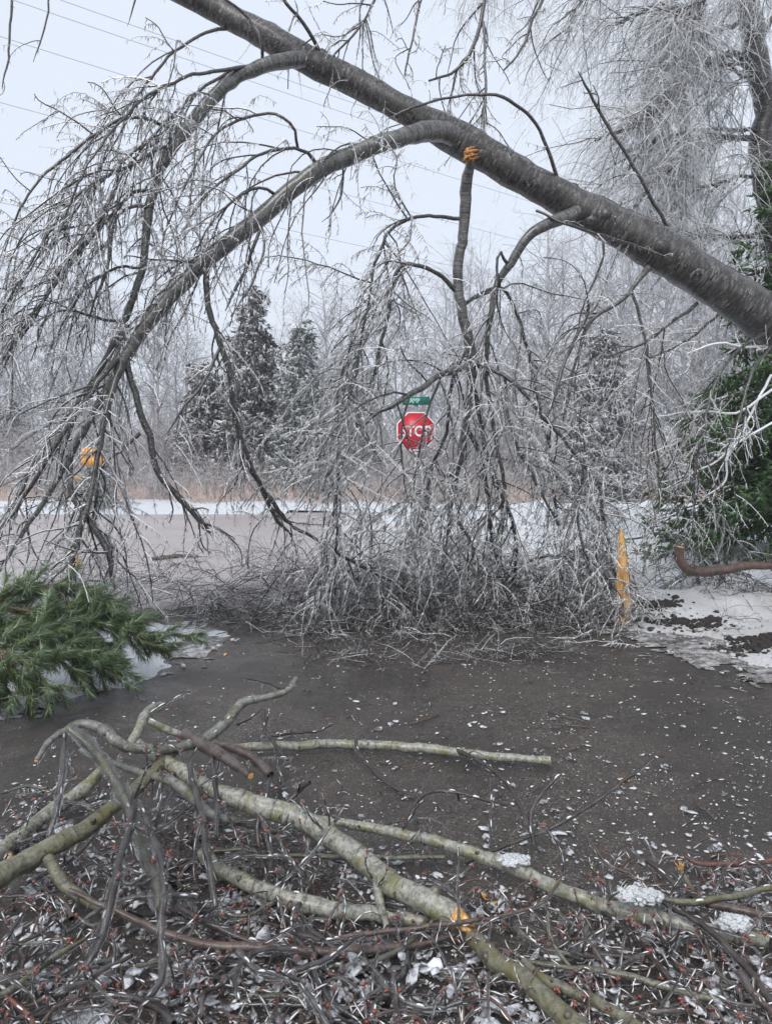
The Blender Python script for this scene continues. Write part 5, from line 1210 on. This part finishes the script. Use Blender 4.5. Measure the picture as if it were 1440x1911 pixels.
for i in range(84):
    if i < 54: px, py, zt = rng.uniform(-60, 620), rng.uniform(1470, 1900), rng.uniform(.02, .30) * (1 if i % 2 else .4)
    else: px, py, zt = rng.uniform(560, 1500), rng.uniform(1650, 1930), rng.uniform(.02, .10)
    c = GZ(px, py, zt * .5); L = rng.uniform(.16, .55); az = rng.random() * 6.28; el = rng.uniform(-.1, .75) * (1 if i < 54 else .25); rr = rng.uniform(.003, .0095)
    C = []
    for k in range(5):
        u = k / 4 - .4; C.append((c[0] + math.cos(az + u) * u * L, c[1] + math.sin(az + u) * u * L, max(rr, c[2] + u * L * el + rng.normal() * .012), rr * (1.1 - .5 * k / 4)))
    P, R = smooth_path(C, 16, .003)
    t = thing('loose_stick', ['purple brown', 'dark wet', 'mossy green', 'smooth grey'][i % 4] + ' ice glazed stick lying in the ' + ('left part of the heap' if px < 420 else 'middle of the heap' if px < 900 else 'right part of the heap'), 'stick', (P[0][0], P[0][1], 0), 'sticks in the iced heap')
    one('stem', P, R, [M_brown, M_dark, M_moss, M_limb][i % 4], t, 7, .06)
    P1, R1 = spawn(P, R, 9, (.05, .16), (35, 75), .5, 5, .3, (.0036, .002), (.1, 1), (0, 0, .3), .3)
    if len(P1): Acc().tubes(P1, R1, 5, .06).obj('twigs', M_dark, t, kind='stuff')
    ic = Acc(); ic.tubes((P - [0, 0, .001])[None], (R + .0028)[None], 7, .10); ic.tubes(P1, R1 + .0024, 5, .12); icicles(ic, P, R, 25, (.015, .05), (0, 0, -1), .15, .004)
    if len(P1): E = P1[:, -1]; blobs(ic, E, rng.uniform(.006, .012, (len(E), 1)) * np.ones(3), .1); bd = Acc(); blobs(bd, np.repeat(E, 2, 0) + rng.standard_normal((2 * len(E), 3)) * .003, np.full((2 * len(E), 3), .0052), .25); bd.obj('buds', M_bud, t, kind='stuff')
    rd = Acc(); ridges(rd, P, R, .6); ridges(rd, P1, R1, .5); rd.obj('ice_highlights', M_icemid, t, kind='stuff')  # highlight lines on the sticks modelled as white runs
    ic.obj('ice_coating', M_ice, t, kind='stuff')

M_crust = mat_snow('granular_ice', .25, (.72, .75, .78))
# ice chunks resting on the long limb
for px, py, z, s, lab in [(1190, 1672, .13, (.085, .05, .022), 'white lump of granular ice resting on the long mossy limb'), (1370, 1722, .10, (.05, .04, .022), 'round white ice lump on the branches at the right edge'), (960, 1605, .11, (.06, .035, .016), 'pale ice crust on the long mossy limb right of its middle'),
                          (700, 1770, .0, (.10, .05, .02), 'flat milky ice slab lying behind the purple brown branch'), (155, 1895, .0, (.09, .05, .02), 'rounded milky ice slab at the bottom left edge')]:
    a = Acc(); p = GZ(px, py, z + .004); k = 130; u = rng.standard_normal((k, 3)); u = nrm(u) * rng.random((k, 1)) ** .4
    c_ = p + u * np.array([s[0] * .9, s[1] * .8, s[2] * .75]) ; c_[:, 0] += c_[:, 1] * 0; blobs(a, c_, rng.uniform(.006, .014, (k, 1)) * np.array([1.2, 1.2, .7]), .2)
    tag(a.obj('ice_lump', M_crust, smooth=False), lab, 'ice')

# ------------------------------------------------------------------ litter in front: ice shards, twigs, buds
def shards(name, label, C, S, mat, tilt=.18, th=.004, zs=None, nside=7):
    M = len(C); n = nside
    a = np.sort(rng.random((M, n)), 1) * .25 + np.arange(n) / n; a *= 2 * math.pi
    r = S[:, None] * rng.uniform(.55, 1.15, (M, n)); asp = rng.uniform(.45, 1, (M, 1)); rot = rng.random((M, 1)) * 6.28
    X = r * np.cos(a); Y = r * np.sin(a) * asp; x = X * np.cos(rot) - Y * np.sin(rot); y = X * np.sin(rot) + Y * np.cos(rot)
    tx, ty = rng.standard_normal((2, M, 1)) * tilt
    h = th * np.clip(S / .015, .5, 2.5)[:, None] * rng.uniform(.6, 1.4, (M, 1))
    z = x * tx + y * ty; z0 = -z.min(1, keepdims=True)
    base = C[:, 2:3] + z0
    top = np.stack([C[:, :1] + x * .86, C[:, 1:2] + y * .86, base + z + h], -1)
    mid = np.stack([C[:, :1] + x, C[:, 1:2] + y, base + z + h * .35], -1)
    bot = np.stack([C[:, :1] + x * .9, C[:, 1:2] + y * .9, base + z - .001], -1)
    ctr = np.stack([C[:, 0], C[:, 1], base[:, 0] + h[:, 0] * 1.25], -1)[:, None]
    V = np.concatenate([top, mid, bot, ctr], 1); nv = 3 * n + 1
    k = np.arange(n); k2 = (k + 1) % n; off = np.arange(M)[:, None, None] * nv
    Q = np.concatenate([np.stack([k + n, k2 + n, k2, k], 1), np.stack([k + 2 * n, k2 + 2 * n, k2 + n, k + n], 1)])
    T = np.stack([k, k2, np.full(n, 3 * n)], 1)
    ac = Acc(); ac.raw(V.reshape(-1, 3), T=(T[None] + off).reshape(-1, 3), Q=(Q[None] + off).reshape(-1, 4))
    o = ac.obj(name, mat, smooth=False, kind='stuff'); o['label'] = label; return o
def scatter_px(n, x0, x1, y0, y1, dens=None, z=0.006):
    px = rng.uniform(x0, x1, n); py = rng.uniform(y0, y1, n)
    if dens is not None: k = rng.random(n) < dens(px, py); px, py = px[k], py[k]
    return np.array([GZ(a, b, z) for a, b in zip(px, py)])
# zone of the foreground pile, measured on the ground
def pile(px, py):
    edge = np.interp(px, [-100, 0, 150, 420, 560, 700, 900, 1050, 1150, 1300, 1600], [1500, 1470, 1420, 1450, 1560, 1600, 1640, 1640, 1600, 1560, 1560])
    return np.clip((py - edge) / 60, 0, 1)
C = scatter_px(9000, -150, 1600, 1430, 2050, lambda x, y: pile(x, y) * np.clip(.45 + .55 * vnoise(x, y, .012, 77), .08, 1)); shards('ice_shards', 'broken clear ice shards strewn under the fallen branches', C, rng.gamma(3, .0034, len(C)).clip(.004, .022), M_shard, nside=5)
C = scatter_px(3000, -150, 1600, 1450, 2050, lambda x, y: pile(x, y) * np.clip(.5 + .7 * vnoise(x, y, .012, 77), .05, 1)); C[:, 2] += rng.random(len(C)) * .03; shards('ice_plates', 'broken plates of ice lying among the twigs in front', C, rng.gamma(3, .005, len(C)).clip(.008, .045), M_plate, .22, .0025)
C = scatter_px(6800, -700, 2200, 1190, 1750, lambda x, y: np.clip(.38 + .25 * (x > 900) + .35 * vnoise(x, y, .01, 5), 0.05, 1)); k = (pdist(C[:, 0], C[:, 1], LEFT) < .02) & (pdist(C[:, 0], C[:, 1], RIGHT) < .02)
C = C[k]; shards('ice_fragments', 'small ice fragments scattered over the asphalt', C, rng.gamma(1.5, .0028, len(C)).clip(.002, .012), M_icemid, .12, .0016, nside=6)
C = scatter_px(1500, 300, 1560, 1200, 1640, lambda x, y: np.clip((x - 250) / 700, .1, 1) * np.clip(.6 + vnoise(x, y, .013, 3), .05, 1)); C = C[pdist(C[:, 0], C[:, 1], RIGHT) < .05]; shards('ice_plates', 'larger milky ice plates on the right of the road', C, rng.gamma(2.0, .0055, len(C)).clip(.004, .03), M_plate, .10, .002)
C = scatter_px(2500, -150, 1600, 1150, 1350, lambda x, y: .4 + 0 * x); k = (np.abs(pdist(C[:, 0], C[:, 1], RIGHT)) < .35) | (np.abs(pdist(C[:, 0], C[:, 1], LEFT)) < .2); C = C[k]; C[:, 2] = .012
shards('slush_crumbs', 'crumbs of slush along the snow edges', C, rng.gamma(2, .008, len(C)).clip(.005, .05), M_snow_dirty, .2, .006)
C = scatter_px(3200, 850, 1700, 1110, 1290, None, .0); d_ = pdist(C[:, 0], C[:, 1], RIGHT); C = C[(d_ > 0) & (rng.random(len(C)) < np.clip(.8 - d_ * .6, .06, 1))]; C[:, 2] = .10 * np.clip(pdist(C[:, 0], C[:, 1], RIGHT), 0, 1) ** .7 - .006
shards('snow_lumps', 'lumps of crusted snow on the right verge', C, rng.gamma(1.8, .009, len(C)).clip(.005, .05), M_snow_dirty, .2, .006)
# twig litter
C = scatter_px(1150, -120, 1560, 1440, 2000, lambda x, y: pile(x, y) * .9); n = len(C); N = 6
az = rng.random(n) * 6.28; Ln = rng.uniform(.05, .26, n); s = np.linspace(0, 1, N); be = rng.standard_normal(n) * .4
P = np.zeros((n, N, 3)); P[:, :, 0] = C[:, :1] + np.cumsum(np.cos(az[:, None] + be[:, None] * s), 1) * (Ln / N)[:, None]; P[:, :, 1] = C[:, 1:2] + np.cumsum(np.sin(az[:, None] + be[:, None] * s), 1) * (Ln / N)[:, None]
P[:, :, 2] = .008 + rng.random((n, 1)) ** 2 * .09 * np.sin(s * 3.0)[None] + rng.random((n, 1)) * .02 + rng.standard_normal((n, N)) * .002
P[:, :, 2] = np.maximum(P[:, :, 2], .004); R = np.linspace(1, .5, N)[None] * rng.gamma(3, .0009, n).clip(.0014, .006)[:, None]
P2, R2 = spawn(P, R, 12, (.02, .08), (35, 70), 0, 3, .3, (.0025, .0018), (.1, 1), (0, 0, .5), .3)
o = Acc().tubes(P, R, 5, .06).tubes(P2, R2, 4, .06).obj('twig_litter', M_brown, kind='stuff'); o['label'] = 'thin brown broken twigs littering the iced road'
ic = Acc(); sel = rng.random(n) < .35; ic.tubes(P[sel] + np.array([0, 0, -.0008]), R[sel] + .0026, 6, .14); rd = Acc(); ridges(rd, P, R, .55); ridges(rd, P2, R2, .5); o = rd.obj('litter_highlights', M_icemid, kind='stuff'); o['label'] = 'white highlight lines modelled along the broken twigs'
E = np.concatenate([P[:, -1], P2[:, -1]]); E = E[rng.random(len(E)) < .22]
blobs(ic, E[::2], rng.uniform(.006, .013, (len(E[::2]), 1)) * np.array([1, 1, 1.0]), .1, True)
o = ic.obj('litter_ice', M_ice, kind='stuff'); o['label'] = 'clear ice sleeves on the broken twigs'
bd = Acc(); reps = np.repeat(E, 3, 0) + rng.standard_normal((len(E) * 3, 3)) * .0035
blobs(bd, reps, np.repeat(rng.uniform(.0025, .005, (len(E), 1)) * 1.15, 3, 0) * np.array([1.6, .7, 1.0]), .2)
o = bd.obj('litter_buds', M_bud, kind='stuff'); o['label'] = 'red buds on the broken twigs'
for nm_, n_, box, lab_ in (('road_twigs', 150, (500, 1560, 1215, 1560), 'short broken twigs scattered over the open asphalt'), ('verge_twigs', 260, (960, 1560, 1095, 1230), 'broken twigs strewn over the right verge')):
    C = scatter_px(n_, *box); n = len(C); az = rng.random(n) * 6.28; Ln = rng.gamma(2, .045, n).clip(.03, .35); s = np.linspace(0, 1, 6); be = rng.standard_normal(n) * .5
    P = np.zeros((n, 6, 3)); P[:, :, 0] = C[:, :1] + np.cumsum(np.cos(az[:, None] + be[:, None] * s), 1) * (Ln / 6)[:, None]; P[:, :, 1] = C[:, 1:2] + np.cumsum(np.sin(az[:, None] + be[:, None] * s), 1) * (Ln / 6)[:, None]
    zb = np.maximum(snowfn(RIGHT, .10, 1.0, 21, .05)(P[:, :, 0], P[:, :, 1]), 0.0) * inpoly(P[:, :, 0], P[:, :, 1], RIGHT)
    P[:, :, 2] = .006 + zb + rng.random((n, 1)) * .02 * np.sin(s * 3.1)[None]; R = np.linspace(1, .5, 6)[None] * rng.uniform(.0018, .004, n)[:, None]
    P2, R2 = spawn(P, R, 9, (.02, .09), (35, 70), 0, 3, .3, (.0022, .0014), (.1, 1), (0, 0, .4), .3, floor=False)
    o = Acc().tubes(P, R, 4, .06).tubes(P2, R2, 3).obj(nm_, M_dark, kind='stuff'); o['label'] = lab_
    rd = Acc(); ridges(rd, P, R, .35); ridges(rd, P2, R2, .3); o = rd.obj('twig_highlights', M_icemid, kind='stuff'); o['label'] = 'modelled white highlights on the ' + lab_
# fine debris specks on the open asphalt
C = scatter_px(5000, -700, 2200, 1200, 1750); n = len(C); az = rng.random(n) * 6.28; Ln = rng.gamma(1.5, .008, n).clip(.004, .05)
D = np.stack([np.cos(az) * Ln, np.sin(az) * Ln, rng.random(n) * .003], 1); ac = Acc(); cones(ac, C + [0, 0, .002], D, np.full(n, .0013)); o = ac.obj('bark_crumbs', M_brown, kind='stuff'); o['label'] = 'dark bark crumbs and twiglets on the asphalt'

# wood chips
for px, py, s, lab in [(1166, 1457, .022, 'yellow wood chip on the asphalt by the tip of the long slender twig'), (1158, 1538 - 70, .012, 'smaller yellow chip beside the tip of the slender twig'), (778, 1344, .010, 'tiny yellow wood chip on the asphalt near the middle'), (420, 1222, .024, 'tan wood chip at the edge of the left snow verge'),
                       (905, 1675, .022, 'orange wood shaving just behind the splintered limb end'), (925, 1688, .026, 'curled orange wood shaving right of the splintered limb end'), (890, 1665, .014, 'small orange shaving left of the curled one'), (18, 1605, .02, 'small orange chip under the mossy limb at the left edge'), (238, 1405, .02, 'orange torn chip caught in the top of the left pile')]:
    z = .006 if py != 1405 else .36
    if px == 18: z = .09
    c = GZ(px, py, z); a = rng.random() * 3.14; d = np.array([math.cos(a), math.sin(a), .12]); u = np.array([-d[1], d[0], .1]); V = []
    for k, (p, q) in enumerate(((-1, -.35), (-.2, -.5), (.8, -.3), (1.1, .1), (.5, .42), (-.7, .38))): V.append(c + d * p * s + u * q * s + [0, 0, .004 + .003 * (k % 2)])
    V += [v - [0, 0, .004] for v in V]
    o = mesh_obj('wood_chip', V, polys=[[0, 1, 2, 3, 4, 5], [11, 10, 9, 8, 7, 6]] + [[i, 6 + i, 6 + (i + 1) % 6, (i + 1) % 6] for i in range(6)], mat=M_wood, smooth=False)
    tag(o, lab, 'wood chip')
HAZE = 0.002
if HAZE:
    a = [(x, y, z) for z in (-1.5, 17) for x, y in ((-130, -25), (130, -25), (130, 130), (-130, 130))]
    o = mesh_obj('haze', a, quads=[[3, 2, 1, 0], [4, 5, 6, 7], [0, 1, 5, 4], [1, 2, 6, 5], [2, 3, 7, 6], [3, 0, 4, 7]], smooth=False)
    m = bpy.data.materials.new('haze'); m.use_nodes = True; m.node_tree.nodes.clear()
    v = m.node_tree.nodes.new('ShaderNodeVolumePrincipled'); v.inputs['Color'].default_value = (.93, .95, 1, 1); v.inputs['Density'].default_value = HAZE
    q = m.node_tree.nodes.new('ShaderNodeOutputMaterial'); m.node_tree.links.new(v.outputs[0], q.inputs['Volume']); o.data.materials.append(m); o['kind'] = 'stuff'
tot = sum(len(m.polygons) for m in bpy.data.meshes); print('POLYS', tot, 'TRIS', sum(sum(1 for _ in ()) for m in ()), 'objs', len(bpy.data.objects))
trc = 0
for m in bpy.data.meshes:
    a_ = np.empty(len(m.polygons), np.int32); m.polygons.foreach_get('loop_total', a_); trc += int((a_ - 2).sum())
print('TRIANGLES', trc)
